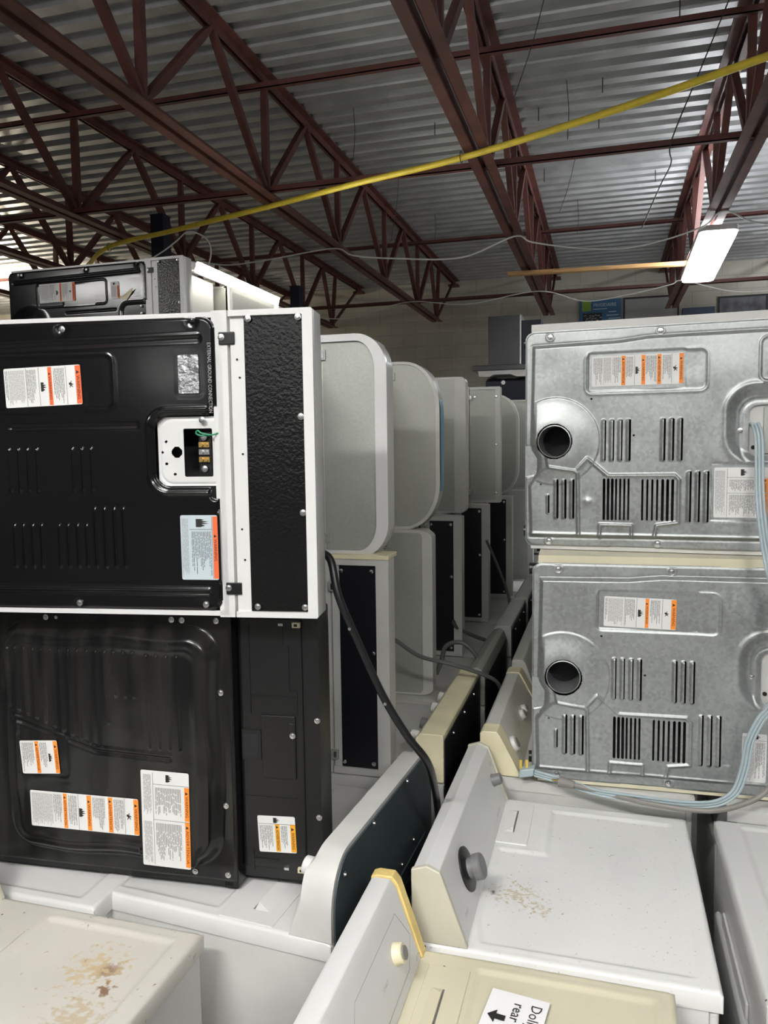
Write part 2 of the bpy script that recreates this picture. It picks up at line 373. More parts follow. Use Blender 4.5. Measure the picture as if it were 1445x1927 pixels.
P_BLACK = hf_mb(*hf(.010, .882, .010, .678, .002, black_panel), back_place)
P_DOME = hf_mb(*hf(.004, .908, .010, .682, .002, dome_panel), back_place)
P_GALV = hf_mb(*hf(.008, .907, .010, .692, .002, galv_panel), back_place)
P_TERM = hf_mb(*hf(.735, .885, .299, .456, .0015, term_panel), lambda a, b, h: np.stack([-h+.006, b, a]))
def shared(name, mb, mats, smooth=50):
    me = bpy.data.meshes.new(name); me.from_pydata(mb.v, [], mb.f)
    for m in mats: me.materials.append(m)
    me.polygons.foreach_set('use_smooth', [True]*len(me.polygons)); me.update(); return me
ME_BLACK = shared('pressed_black_back', P_BLACK, [BLACK]); ME_DOME = shared('domed_black_back', P_DOME, [BLACKD])
ME_GALV = shared('pressed_galvanised_back', P_GALV, [GALV]); ME_TERM = shared('terminal_plate', P_TERM, [WHITE])
def mesh_obj(name, me, parent, loc=(0, 0, 0), label=None):
    o = bpy.data.objects.new(name, me); COL.objects.link(o); o.parent = parent; o.location = loc
    if label: o['label'] = label
    return o
# screw pointing along local -x (out of a back)
_s = MB().lathe((0, 0, 0), (-1, 0, 0), [(.0075, 0), (.0075, .0012), (.0048, .0016), (.0044, .0045), (.002, .005), (0, .0046)], 12)
ME_SCREW = shared('screw', _s, [CHROME]); ME_SCREW.set_sharp_from_angle(angle=math.radians(40))
_s = MB().lathe((0, 0, 0), (-1, 0, 0), [(.0075, 0), (.0075, .0012), (.0048, .0016), (.0044, .0045), (.002, .005), (0, .0046)], 12)
ME_SCREWB = shared('dark_screw', _s, [BLACK]); ME_SCREWB.set_sharp_from_angle(angle=math.radians(40))
def screw(parent, a, b, x=-.004, me=None): return mesh_obj('screw', me or ME_SCREW, parent, (x, b, a))
# ------------------------------------------------------------------ warning labels on backs  (u along a, v along b)
FLAME = [(.0, .05), (.0, .95), (.35, .95), (.62, .86), (.40, .74), (.95, .66), (.45, .55), (1.0, .44), (.42, .36), (.70, .22), (.35, .05)]
HAND = [(.1, .55), (.1, .75), (.45, .75), (.55, .95), (.65, .92), (.58, .68), (.95, .6), (.95, .52), (.6, .52), (.9, .3), (.82, .25), (.5, .42), (.3, .2), (.22, .28), (.36, .48)]
def label_part(parent, a0, a1, b0, b1, x, prims, seed=1, tilt=0, paper=None, name='warning_label', lab=None, orange=None):
    mb = MB(); rnd = random.Random(seed); W, Hh = a1-a0, b1-b0; e = .0004
    c, s = math.cos(tilt), math.sin(tilt)
    def P(u, v, k=1):
        da, db = u*W, v*Hh; return (x-e*k, b0+db*c+da*s, a0+da*c-db*s)
    def quad(u0, u1, v0, v1, k, mi): mb.add([P(u0, v0, k), P(u1, v0, k), P(u1, v1, k), P(u0, v1, k)], [(0, 1, 2, 3)], mi)
    r = .04; quad_pts = []
    rr = .004
    out = []
    for cu, cv, st in ((1-rr/W, 1-rr/Hh, 0), (rr/W, 1-rr/Hh, 1), (rr/W, rr/Hh, 2), (1-rr/W, rr/Hh, 3)):
        for k in range(4):
            t = (st+k/3)*PI/2; out.append(P(cu+math.cos(t)*rr/W, cv+math.sin(t)*rr/Hh, 1))
    out = out[::-1]; n = len(out)
    mb.add(out, [tuple(reversed(range(n)))], 0)
    for p in prims:
        k = p[0]
        if k in 'tg':
            u0, u1 = p[1], p[2]; v0, v1 = (p[3], p[4]) if len(p) > 4 else (.05, .95)
            pitch = .0034 if k == 't' else .0021; u = u0*W; th = .0011 if k == 't' else .0010
            while u+th < u1*W:
                L = rnd.uniform(.55, 1)*(v1-v0) if k == 't' else rnd.uniform(.8, 1)*(v1-v0); top = v1
                while top > v1-L+.02:
                    wd = rnd.uniform(.04, .16); bot = max(v1-L, top-wd); quad(u/W, (u+th)/W, bot, top-.012, 2, 2 if k == 't' else 3); top -= wd
                u += pitch
        elif k == 'o':
            v0, v1 = (p[4], p[5]) if len(p) > 5 else (.02, .98)
            quad(p[1], p[2], v0, v1, 2, 1)
            hgt = (p[2]-p[1])*W*.55; Lb = (v1-v0)*Hh; wd = Lb*(.62 if p[3] == 'WARNING' else .74)
            if len(p) > 6: wd = p[6]
            um = (p[1]+p[2])/2-hgt/2/W; vtop = (v0+v1)/2+(wd+hgt*1.6)/2/Hh
            mb.add([P(um, vtop, 3), P(um, vtop-hgt*1.2/Hh, 3), P(um+hgt/W, vtop-hgt*.6/Hh, 3)], [(0, 1, 2)], 2)
            vs, fs, TW = text_geo(p[3]); k2 = wd/TW; vt = vtop-hgt*1.6/Hh
            mb.add([P(um+y*hgt/W, vt-q*k2/Hh, 3) for q, y in vs], fs, 2)
        elif k in 'fh':
            pts = FLAME if k == 'f' else HAND; u0, u1, v0, v1 = p[1:5]
            mb.add([P(u0+(u1-u0)*q[0], v0+(v1-v0)*q[1], 2) for q in pts], [tuple(range(len(pts)))], 2)
        elif k == 'l':
            du = .0004/W; dv = .0004/Hh
            quad(min(p[1], p[3])-du, max(p[1], p[3])+du, min(p[2], p[4])-dv, max(p[2], p[4])+dv, 2, 2)
    return link(name, mb, [paper or PAPER, orange or ORANGE, INK, GREYINK], parent, smooth=0, label=lab)
def ladder4(p=0): return [('t', .02, .12), ('g', .13, .22), ('t', .235, .32), ('o', .33, .375, 'ADVERTENCIA'), ('t', .385, .465), ('l', .475, .02, .475, .98), ('f', .485, .535, .36, .62), ('o', .55, .592, 'WARNING'), ('t', .60, .71), ('o', .72, .765, 'ADVERTENCIA'), ('t', .78, .865), ('l', .875, .02, .875, .98), ('h', .885, .94, .36, .62), ('o', .955, 1, 'WARNING')]
def ladder2(): return [('t', .02, .05), ('g', .06, .27), ('l', .29, .02, .29, .98), ('t', .30, .43), ('l', .455, .02, .455, .98), ('f', .475, .55, .36, .62), ('o', .575, .625, 'WARNING'), ('t', .65, .79), ('l', .81, .02, .81, .98), ('h', .835, .90, .38, .62), ('o', .93, 1, 'WARNING')]
# ------------------------------------------------------------------ consoles
def arc_outline(W, h, r, m0, m1, mt, n=9):
    """outline in (y,z): from near-bottom round; m0/m1 end margins, mt top margin"""
    ry = max(r[0]-m0, .002); rz = max(r[1]-mt, .002); y0, y1, zt = m0, W-m1, h-mt
    pts = [(y0, 0), (y1, 0)]
    for k in range(n+1):
        t = PI/2*k/n; pts.append((y1-ry+ry*math.cos(t), zt-rz+rz*math.sin(t)))
    for k in range(n+1):
        t = PI/2+PI/2*k/n; pts.append((y0+ry+ry*math.cos(t), zt-rz+rz*math.sin(t)))
    return pts
def console(root, W, z0, cs):
    """cs: h, prof [(x,z)..] back-bottom .. front-bottom, r (ry,rz), cap thickness/material, plate, knobs"""
    h = cs['h']; prof = cs['prof']; r = cs.get('r', (.004, .004)); tc = cs.get('tc', 0)
    if 'inset' in cs: prof = [(x+cs['inset'], z) for x, z in prof]
    ylo = cs.get('ylo', 0); ym = lambda y: ylo+y*(W-ylo)/W
    ys = [0]; n = 9
    if r[0] > .01: ys = [r[0]*(1-math.cos(PI/2*k/n)) for k in range(n+1)]
    ends = ys+[W-y for y in reversed(ys)]
    if tc and r[0] <= .01: ends = [0, tc, tc, W-tc, W-tc, W]
    def hs(y):
        d = min(y, W-y)
        if r[0] <= .01 or d >= r[0]: return 1.0
        q = 1-d/r[0]; return max((h-r[1]+r[1]*math.sqrt(max(0, 1-q*q)))/h, .03)
    def loft(name, yy, m, infl=0, lab=None):
        mb = MB(); N = len(prof)
        for y in yy:
            s_ = hs(y)
            for (x, z) in prof:
                # top part rides down with rounding
                zz = min(z, h*s_) if r[0] > .01 else z
                xx = x
                mb.v.append((xx+(infl if x > .01 else -infl*.3), ym(y), z0+zz+(infl if z > .02 else 0)))
        for i in range(len(yy)-1):
            for k in range(N-1):
                mb.f.append((i*N+k, (i+1)*N+k, (i+1)*N+k+1, i*N+k+1)); mb.m.append(0)
            mb.f.append((i*N+N-1, (i+1)*N+N-1, (i+1)*N, i*N)); mb.m.append(0)
        mb.f.append(tuple(range(N))); mb.m.append(0); mb.f.append(tuple(reversed(range((len(yy)-1)*N, len(yy)*N)))); mb.m.append(0)
        return link(name, mb, m, root, smooth=40, bevel=.003 if r[0] <= .01 else 0, label=lab)
    if tc:
        loft('console_shell', [tc, W-tc], cs['mat'])
        for k, (a, b) in enumerate(((0, tc), (W-tc, W))): loft('end_cap', [a, b], cs['capmat'], .004, lab=cs.get('caplab'))
    else: loft('console_shell', ends, cs['mat'])
    pl = cs.get('plate')
    if pl:
        m0, mt, zb = pl.get('end', .012), pl.get('top', .02), pl.get('base', .03)
        o = arc_outline(W, h, r, m0, m0, mt); o[0] = (o[0][0], zb); o[1] = (o[1][0], zb)
        mb = MB(); dep = pl.get('depth', .003)
        mb.prism([(-.0006-dep, y, z0+z) for y, z in o], (dep, 0, 0)); link('back_plate', mb, pl['mat'], root, smooth=30)
        if pl.get('rim'):
            O = arc_outline(W, h, r, -.001, -.001, 0); I = arc_outline(W, h, r, m0-.001, m0-.001, mt-.001); t = pl['rim']; mb = MB(); N = len(O)
            I[0] = (I[0][0], 0); I[1] = (I[1][0], 0)
            mb.v = [(-t, y, z0+z) for y, z in O]+[(-t, y, z0+z) for y, z in I]+[(0, y, z0+z) for y, z in O]+[(0, y, z0+z) for y, z in I]
            for k in range(1, N):
                q = (k+1) % N
                mb.f += [(k, q, N+q, N+k), (N+k, N+q, 3*N+q, 3*N+k), (k, 2*N+k, 2*N+q, q)]; mb.m += [0]*3
            link('back_rim', mb, cs.get('rimmat', cs['mat']), root, smooth=40)
        for (y, z) in pl.get('screws', []): screw(root, z0+z, y, -.005-dep)
    fx = cs.get('front')  # (x,z)->(x,z) segment of the sloped control face
    if fx:
        (xa, za), (xb, zb) = fx; d = Vector((xb-xa, 0, zb-za)); nrm = Vector((-(zb-za), 0, xb-xa)).normalized()
        if nrm.x < 0: nrm = -nrm
        for (y, t, rad, hh, m, base) in cs.get('knobs', []):
            o = Vector((xa, y, z0+za))+d*t; mb = MB()
            if base: mb.lathe(o-nrm*.002, nrm, [(rad*1.7, 0), (rad*1.7, .005), (rad*1.3, .009)], 28, 1); mb.lathe(o+nrm*.007, nrm, [(rad*.8, 0), (rad*.75, hh*.4), (rad, hh*.42), (rad*1.0, hh*.9), (rad*.9, hh), (0, hh)], 28, 0)
            else: mb.lathe(o-nrm*.002, nrm, [(rad*1.1, 0), (rad, hh*.2), (rad*.92, hh*.9), (rad*.8, hh), (0, hh)], 24, 0)
            kn = link('knob', mb, [m, BLACKPL], root, smooth=40)
            if m is IVORY or m is KNOBLT: link('knob_face', MB().lathe(o+nrm*(hh-.003), nrm, [(rad*.62, 0), (rad*.62, .0042), (0, .0042)], 20), TCORD, kn)
        for (y, t, body, hgt) in cs.get('marks', []):
            mb = MB(); o = Vector((xa, y, z0+za))+d*t+nrm*.0016
            put_text(mb, body, o, Vector((0, 1, 0)), -d.normalized(), hgt, 0); link('printed_mark', mb, cs.get('markmat', GREYINK), root, smooth=0)
PROF_BOX = [(0, 0), (0, .19), (.075, .19), (.105, .165), (.125, 0)]
PROF_RW = [(0, 0), (0, .160), (.030, .172), (.060, .160), (.12, 0)]
# ------------------------------------------------------------------ machine (upright coordinates: back x=0, front +x, width y, height z)
def machine(name, label, cat, M, W, D, H, body=WHITE, top=None, cons=None, back=None, group=None, lint=None, rim=None, detail=False, skirt=True, legs=True):
    root = thing(name, label, cat, M, group=group)
    mb = MB(); t = .012; e = .004
    # shell with a framed, recessed back
    x1 = D-.02; HC = H-.02 if skirt else H-.001; mb.v = [(0, 0, .03), (0, W, .03), (0, W, HC), (0, 0, HC), (x1, 0, .03), (x1, W, .03), (x1, W, HC), (x1, 0, HC),
                        (0, t, .03+t), (0, W-t, .03+t), (0, W-t, HC-t), (0, t, HC-t), (.09, t, .03+t), (.09, W-t, .03+t), (.09, W-t, HC-t), (.09, t, HC-t)]
    mb.f = [(0, 4, 7, 3), (1, 2, 6, 5), (3, 7, 6, 2), (0, 1, 5, 4), (4, 5, 6, 7), (0, 8, 9, 1), (1, 9, 10, 2), (2, 10, 11, 3), (3, 11, 8, 0),
            (8, 12, 13, 9), (9, 13, 14, 10), (10, 14, 15, 11), (11, 15, 12, 8), (12, 15, 14, 13)]
    mb.f = [tuple(reversed(f)) if i in (5, 6, 7, 8) else f for i, f in enumerate(mb.f)]
    mb.f[5:9] = [(0, 1, 9, 8), (1, 2, 10, 9), (2, 3, 11, 10), (3, 0, 8, 11)]
    mb.m = [0]*9+[1]*5  # recess faces coloured near-black as the shade behind the back openings
    link('cabinet', mb, [body, GAPDARK], root, smooth=0)
    # front panel and door
    mb = MB().box((D-.02, .002, .09), (D, W-.002, H-.045)); link('front_panel', mb, body, root, bevel=.008)
    mb = MB().box((D-.001, W*.18, H*.32), (D+.018, W*.82, H*.80)); link('door', mb, body, root, bevel=.012)
    if legs:
        for fx in (.06, D-.08):
            for fy in (.05, W-.05): link('foot', MB().cyl((fx, fy, 0), (fx, fy, .035), .018, 12), BLACKPL, root)
    tm = top or body
    if skirt:   # worktop: pressed lid with rolled edge
        c0 = .10
        def deck(A, B):
            sd = sd_rect(A, B, 0, D+.006, -.003, W+.003, .012); Hh = -.006*sm((sd+.008)/.008)**2
            if rim is not None:
                d = sd_poly(A, B, rim) ; Hh -= .0045*sm(-d/.010+.5); Hh += ridge(np.abs(d-.006), .005, .0012)
            Hh += dents(A, B, 10, .0012, .05, .15, 3)
            return Hh, None
        res = .006 if detail else .02
        a, b, Hh, _ = hf(0, D+.006, -.003, W+.003, res, deck)
        mb = hf_mb(a, b, Hh, None, lambda a, b, h: np.stack([a, b, H+h]))
        na, nb = len(a), len(b); border = [i*nb for i in range(na)]+[(na-1)*nb+j for j in range(1, nb)]+[i*nb+nb-1 for i in range(na-2, -1, -1)]+[j for j in range(nb-2, 0, -1)]
        n0 = len(mb.v); mb.v += [(mb.v[i][0], mb.v[i][1], H-.042) for i in border]; n = len(border)
        mb.f += [(border[k], n0+k, n0+(k+1) % n, border[(k+1) % n]) for k in range(n)]; mb.f.append(tuple(range(n0, n0+n)))
        mb.m = [0]*len(mb.f)
        link('worktop', mb, tm, root, smooth=60)
    if lint:
        x0, x1_, y0, y1 = lint; mb = MB().box((x0, y0, H-.006), (x1_, y1, H+.0025)); lp = link('lint_door', mb, tm, root, bevel=.002)
        xa, xb, xc = [x0+(x1_-x0)*t for t in (.22, .50, .54)]; ya, yb = y0+(y1-y0)*.25, y0+(y1-y0)*.80; zz = H+.0026
        mb = MB().add([(xa, ya, zz), (xb, ya+.02, zz+.007), (xb, yb-.02, zz+.007), (xa, yb, zz)], [(0, 1, 2, 3)]).add([(xa, ya, zz), (xb, ya, zz), (xb, ya+.02, zz+.007)], [(0, 1, 2)]).add([(xa, yb, zz), (xb, yb, zz), (xb, yb-.02, zz+.007)], [(0, 2, 1)])
        mb.add([(xb, ya, zz), (xc, ya, zz), (xc, yb, zz), (xb, yb, zz)], [(0, 1, 2, 3)], 1).add([(xb, ya, zz), (xb, ya+.02, zz+.007), (xb, yb-.02, zz+.007), (xb, yb, zz)], [(0, 3, 2, 1)], 0)
        link('finger_pull', mb, [tm, KNOB], lp, smooth=0)  # dark grey slit stands in for the shadow in the pull pocket
    if cons: console(root, W, H, cons)
    if back == 'black':
        mesh_obj('back_panel', ME_BLACK, root); mesh_obj('terminal_plate', ME_TERM, root)
        for a_, b_ in ((.5188, .6594), (.5304, .026), (.84, .026), (.098, .66), (.098, .026), (.845, .4475)): screw(root, a_, b_, -.003)
        screw(root, .8286, .6666, -.003, ME_SCREWB)
        # terminal block
        tb = link('terminal_block', MB().box((.000, .330, .835), (.03, .420, .862)).box((-.006, .352, .838), (.004, .354, .858)), BLACKPL, root)
        for i, b_ in enumerate((.3923, .3759, .3589)):
            q = MB().box((-.006, b_-.006, .836), (-.001, b_+.006, .860)).cyl((-.001, b_, .843), (-.011, b_, .843), .0045, 10).cyl((-.001, b_, .855), (-.009, b_, .855), .003, 8)
            link('terminal', q, CHROME if i == 1 else BRASS, tb)
        for b_ in (.409, .338): screw(root, .849, b_, -.007)
        link('ground_wire', MB().tube(spline([(0, .418, .880), (-.01, .414, .868), (-.016, .418, .848), (-.014, .424, .838), (-.012, .417, .834), (-.012, .412, .848), (-.004, .414, .866)], 6), .0018, 6), GREENW, root)
        for b_ in (.627, .064): br = link('bracket', MB().box((-.004, b_-.014, .889), (.0, b_+.014, .926)), BLACKPL, root, bevel=.002); screw(root, .896, b_+.002, -.005)
        mb = MB(); put_text(mb, 'EXTERNAL GROUND CONNECTION', (-.0078, .618, .864), (0, -1, 0), (0, 0, 1), .0085, 0, width=.155); link('printed_caption', mb, GREYINK, root, smooth=0)
        mb = MB()
        for a_, b_ in ((.93, .58), (.935, .54), (.937, .37), (.93, .20), (.935, .13)): mb.cyl((-.0004, b_, a_), (-.0014, b_, a_), .0025, 10)
        link('rivet', mb, GAPDARK, root)  # near-black discs stand in for the shaded holes in the flange
    elif back == 'dome':
        mesh_obj('back_panel', ME_DOME, root)
        for a_, b_ in ((.4173, .6561), (.4483, .6571), (.7578, .6607), (.7848, .6604), (.8728, .6614), (.8787, .4869), (.8826, .2063), (.8829, .0306), (.7965, .0312)): screw(root, a_, b_, -.005)
    elif back == 'galv':
        mesh_obj('back_panel', ME_GALV, root)
        link('rim_flange', MB().box((-.0005, .64, .032), (.004, W-.001, H-.001)).box((-.0005, .012, .032), (.004, .64, .05)), body, root, smooth=0)
        for a_, b_ in ((.0884, .659), (.4083, .6595), (.0866, .026), (.4101, .026), (.73, .66), (.73, .026), (.629, .362)): screw(root, a_, b_, -.004)
        mb = MB(); o = Vector((-.030, .338, .105)); mb.lathe(o, (1, 0, 0), [(.0475, 0), (.0505, .001), (.0505, .015), (.0515, .016), (.0515, .12), (.0490, .12), (.0485, .001), (.0475, 0)], 40, 0, False)
        link('exhaust_duct', mb, GALV, root, smooth=40)
        link('terminal_cover', MB().box((.004, .285, .650), (.01, .435, .905)), WHITE2, root)
        link('terminal_lid', MB().box((-.002, .295, .69), (.004, .428, .88)), GALV2, root, bevel=.002)
        mb = MB().cyl((.0035, .313, .655+.01), (.0005, .313, .665), .006, 12); link('grommet', mb, BCORD, root)
    elif back == 'plain':
        link('back_panel', MB().box((-.003, .012, .045), (.002, W-.012, H-.03)), GALV2, root, bevel=.002)
    return root
def up_right(xb, y0, z=0): return Matrix.Translation((xb, y0, z))
def up_left(xb, y1, z=0): return Matrix.Translation((xb, y1, z)) @ Matrix.Rotation(PI, 4, 'Z')
LIE = Matrix(((0, 0, 1, 0), (1, 0, 0, 0), (0, 1, 0, 0), (0, 0, 0, 1)))
def lying(x, y, z, yaw=0): return Matrix.Translation((x, y, z)) @ Matrix.Rotation(yaw, 4, 'Z') @ LIE
def seam_at(xs, ys, z, yaw, H=.914):   # origin from the position of the seam between cabinet and console
    return lying(xs-H*math.cos(yaw), ys-H*math.sin(yaw), z, yaw)
def dup(src, M, label=None, group=None):
    r = src.copy(); COL.objects.link(r); r.matrix_world = M
    if label: r['label'] = label
    if group: r['group'] = group
    for ch in list(src.children):
        c = ch.copy(); COL.objects.link(c); c.parent = r
        for g in list(ch.children): d = g.copy(); COL.objects.link(d); d.parent = c
    return r
# ------------------------------------------------------------------ ceiling lights
def area(parent, loc, rot, sx, sy, power, col=(1, 1, 1)):
    l = bpy.data.lights.new('lamp_light', 'AREA'); l.shape = 'RECTANGLE'; l.size = sx; l.size_y = sy; l.energy = power; l.color = col
    o = bpy.data.objects.new('lamp_light', l); COL.objects.link(o); o.parent = parent; o.location = loc; o.rotation_euler = rot; return o
def led_panel(name, label, M, L, W, power, emit, col=(1, 1, 1), group=None, mk=None, up_=1):
    root = thing(name, label, 'light', M, group=group); r = .05
    def rr(L, W, r): return [(sx*(L/2-r)+math.cos(t)*r, sy*(W/2-r)+math.sin(t)*r) for sx, sy, st in ((1, 1, 0), (-1, 1, 1), (-1, -1, 2), (1, -1, 3)) for t in [(st+k/6)*PI/2 for k in range(7)]]
    link('housing', MB().prism([(x, y, 0) for x, y in rr(L, W, r)], (0, 0, .045)), WHITE, root)
    m = mat('led_diffuser', col, .5, emit=emit) if mk is None else mk
    link('diffuser', MB().prism([(x, y, -.022) for x, y in rr(L-.02, W-.02, r)], (0, 0, .022)), m, root)
    area(root, (0, 0, -.03), (0, 0, 0), L*.9, W*.85, power, col)
    if up_: area(root, (0, 0, .05), (PI, 0, 0), L*.9, W*.85, power*UP_FILL*up_, col)  # upward light added to brighten the roof deck, not part of the fixture
    return root, m
p, q = Vector((.86, 6.85, 3.69)), Vector((.83, 8.12, 3.55)); d = (q-p).normalized(); sd = Vector((1, 0, 0)); sd = (sd-d*sd.dot(d)).normalized(); up = sd.cross(d)
Mp = Matrix(((d.x, sd.x, up.x, 0), (d.y, sd.y, up.y, 0), (d.z, sd.z, up.z, 0), (0, 0, 0, 1)));
Mp = Matrix.Translation((p+q)/2) @ Matrix(((d.x, -sd.x, up.x, 0), (d.y, -sd.y, up.y, 0), (d.z, -sd.z, up.z, 0), (0, 0, 0, 1)))
led_panel('led_panel_light', 'bright rectangular LED panel light fixed under the rightmost roof joist', Mp, 1.29, .30, PANEL_W, PANEL_EMIT, (.95, .98, 1), up_=.45)
_, mk = led_panel('led_strip_light', 'long bright LED strip light lying on top of the highest left machines', Matrix.Translation((-2.235, 4.52, 3.015)) @ Matrix.Rotation(PI/2, 4, 'Z') @ Matrix.Rotation(math.radians(-75), 4, 'X'), 1.12, .062, STRIP_W, STRIP_EMIT, (1, .98, .86), up_=0)
dm = None
for k, (x, y) in enumerate(((-1.0, -.9), (1.3, -1.5), (-4.9, .3), (-4.8, -13.5), (-1.2, -8.5), (1.6, -13.5))):
    _, dm = led_panel('led_panel_light', ('LED panel light under the roof joists above the aisle behind the viewpoint', 'LED panel light under the roof joists above the right hand machines', 'LED panel light under the roof joists above the left hand machines', 'LED panel light far behind the viewpoint, left', 'LED panel light behind the viewpoint, middle distance', 'LED panel light far behind the viewpoint, right')[k], Matrix.Translation((x, y, 3.66)), 1.2, .30, BACK_W*(1, .95, .35, .6, .7, .6)[k], PANEL_EMIT, (1, .99, .955), 'LED panels behind the viewpoint', dm, up_=(1, 1, .12, .6, 1, .6)[k])
led_panel('led_panel_light', 'warm LED panel light far off to the left under the roof', Matrix.Translation((-9, 9.5, 3.5)), 1.2, .30, FAR_W, PANEL_EMIT, (1, .88, .68), None, None)
led_panel('led_panel_light', 'LED panel light beyond the right edge near the back wall', Matrix.Translation((4.3, 9.2, 3.6)), 1.2, .30, FAR_W, PANEL_EMIT, (.95, .98, 1), None, dm)  # unseen lamp added because the back wall came out too dark
# ------------------------------------------------------------------ the building
def structure(name, mb, m, **k): return link(name, mb, m, kind='structure', **k)
YW = 12.34
def wallmat():
    m = bpy.data.materials.new('painted_block_wall'); m.use_nodes = True; nt = m.node_tree; b = nt.nodes['Principled BSDF']; b.inputs['Roughness'].default_value = .75
    tc = nt.nodes.new('ShaderNodeTexCoord'); mp = nt.nodes.new('ShaderNodeMapping'); mp.inputs['Rotation'].default_value = (PI/2, 0, 0); nt.links.new(tc.outputs['Object'], mp.inputs[0])
    br = nt.nodes.new('ShaderNodeTexBrick'); br.inputs['Scale'].default_value = 1; br.inputs['Brick Width'].default_value = .4; br.inputs['Row Height'].default_value = .2; br.inputs['Mortar Size'].default_value = .006
    br.inputs['Color1'].default_value = (.56, .53, .45, 1); br.inputs['Color2'].default_value = (.52, .50, .43, 1); br.inputs['Mortar'].default_value = (.43, .41, .36, 1); nt.links.new(mp.outputs[0], br.inputs[0])
    n = nt.nodes.new('ShaderNodeTexNoise'); n.inputs['Scale'].default_value = 1.5; n.inputs['Detail'].default_value = 6; nt.links.new(tc.outputs['Object'], n.inputs[0])
    mx = nt.nodes.new('ShaderNodeMix'); mx.data_type = 'RGBA'; mx.blend_type = 'MULTIPLY'; mx.inputs[0].default_value = .5
    rp = nt.nodes.new('ShaderNodeValToRGB'); rp.color_ramp.elements[0].position = .3; rp.color_ramp.elements[0].color = (.55, .53, .48, 1); rp.color_ramp.elements[1].position = .6
    nt.links.new(n.outputs[0], rp.inputs[0]); nt.links.new(br.outputs[0], mx.inputs[6]); nt.links.new(rp.outputs[0], mx.inputs[7]); nt.links.new(mx.outputs[2], b.inputs['Base Color']); return m
WALLM = wallmat(); CONC = mat('concrete_floor', (.20, .195, .185), .8, noise=.3, nscale=2)
structure('floor', MB().box((-22, -18, -.1), (7, YW, 0)), CONC, smooth=0)
structure('wall_back', MB().box((-22, YW, 0), (7, YW+.2, 4.75)), WALLM, smooth=0)
structure('wall_left', MB().box((-22.2, -5, 0), (-22, YW, 4.75)), WALLM, smooth=0)
mb = MB(); y = -18.0; prof = []
while y < YW:
    for dy, z in ((0, 4.60), (.085, 4.60), (.105, 4.642), (.175, 4.642)): prof.append((y+dy, z))
    y += .195
prof = [(a, b) for a, b in prof if a <= YW]+[(YW, 4.6)]
n = len(prof); mb.v = [(-22, a, b) for a, b in prof]+[(7, a, b) for a, b in prof]+[(-22, a, b+.003) for a, b in prof]+[(7, a, b+.003) for a, b in prof]
mb.f = [(k, k+1, n+k+1, n+k) for k in range(n-1)]+[(2*n+k+1, 2*n+k, 3*n+k, 3*n+k+1) for k in range(n-1)]; mb.m = [0]*len(mb.f)
structure('ceiling', mb, DECKM, smooth=0)
# ------------------------------------------------------------------ bar joists
def angle_pair(mb, x, y0, y1, z, up):
    """two angle irons back to back with a slot between them; up=+1 vertical legs rise"""
    for s in (-1, 1):
        a, b = sorted((x+s*.014, x+s*.078)); mb.box((a, y0, min(z, z+up*.008)), (b, y1, max(z, z+up*.008)))
        a, b = sorted((x+s*.014, x+s*.021)); mb.box((a, y0, min(z, z+up*.062)), (b, y1, max(z, z+up*.062)))
JX = [-6.6, -5.2, -3.93, -2.346, -.768, .81, 2.39]
JL = ['brown steel bar joist farthest to the left', 'rusty orange-brown bar joist low at the left edge of the picture', 'brown steel bar joist running down behind the topmost black-backed dryer', 'brown steel bar joist crossed by the yellow hose left of centre', 'brown steel bar joist the yellow hose is tied to right of centre', 'dusty brown steel bar joist carrying the bright LED panel', 'brown steel bar joist beyond the LED panel, past the right edge']
PN, N1, YE = 1.5337, 9.8055, 10.95
def web(mb_pts, w0=.046, th=.022):
    p, q = map(Vector, mb_pts); d = q-p; L = d.length; d.normalize(); mb = MB(); sx = Vector((1, 0, 0)); u = sx.cross(d)
    st = [(0, .5), (.05/L, .55), (.16/L, 1), (1-.16/L, 1), (1-.05/L, .55), (1, .5)]; vs = []
    for t, k in st:
        c = p+d*L*t
        for i, j in ((-1, -1), (1, -1), (1, 1), (-1, 1)): vs.append(c+sx*i*w0/2*(1.05 if k < 1 else 1)+u*j*w0/2*k)
    fs = [(4*i+k, 4*i+(k+1) % 4, 4*i+4+(k+1) % 4, 4*i+4+k) for i in range(5) for k in range(4)]+[(3, 2, 1, 0), (20, 21, 22, 23)]
    return mb.add(vs, fs)
def joist():
    root = thing('roof_joist', JL[3], 'roof joist', loc=(JX[3], YW, 4.6), group='steel bar joists under the roof'); o = Vector((-0, -YW, -4.6))
    def sh(mb): mb.v = [tuple(Vector(v)+o) for v in mb.v]; return mb
    mb = MB(); angle_pair(mb, 0, -4, YW, 4.6, -1); link('top_chord', sh(mb), MAROON, root, smooth=0)
    mb = MB(); angle_pair(mb, 0, -4, YE+.05, 3.76, 1); link('bottom_chord', sh(mb), MAROON, root, smooth=0)
    nodes = [YE]+[N1-k*PN for k in range(9)]
    for i, yb in enumerate(nodes):
        B = (0, yb, 3.80)
        ya = yb+PN/2 if i > 1 else (N1+PN/2 if i == 1 else YW-.12)
        yc = yb-PN/2 if i > 0 else N1+PN/2
        link('web_vertical', sh(web((B, (0, yb+(.17 if i == 0 else 0), 4.56)))), MAROON, root, smooth=0)
        link('web_diagonal', sh(web((B, (0, ya, 4.56)), .03 if i == 0 else .046)), MAROON, root, smooth=0)
        if yc > -4: link('web_diagonal', sh(web((B, (0, yc, 4.56)))), MAROON, root, smooth=0)
    link('bearing_seat', sh(MB().box((-.08, YW-.14, 4.50), (.08, YW-.0, 4.53))), MAROON, root, smooth=0)
    return root
j0 = joist()
for i, x in enumerate(JX):
    if i != 3: dup(j0, Matrix.Translation((x, YW, 4.6)), JL[i])
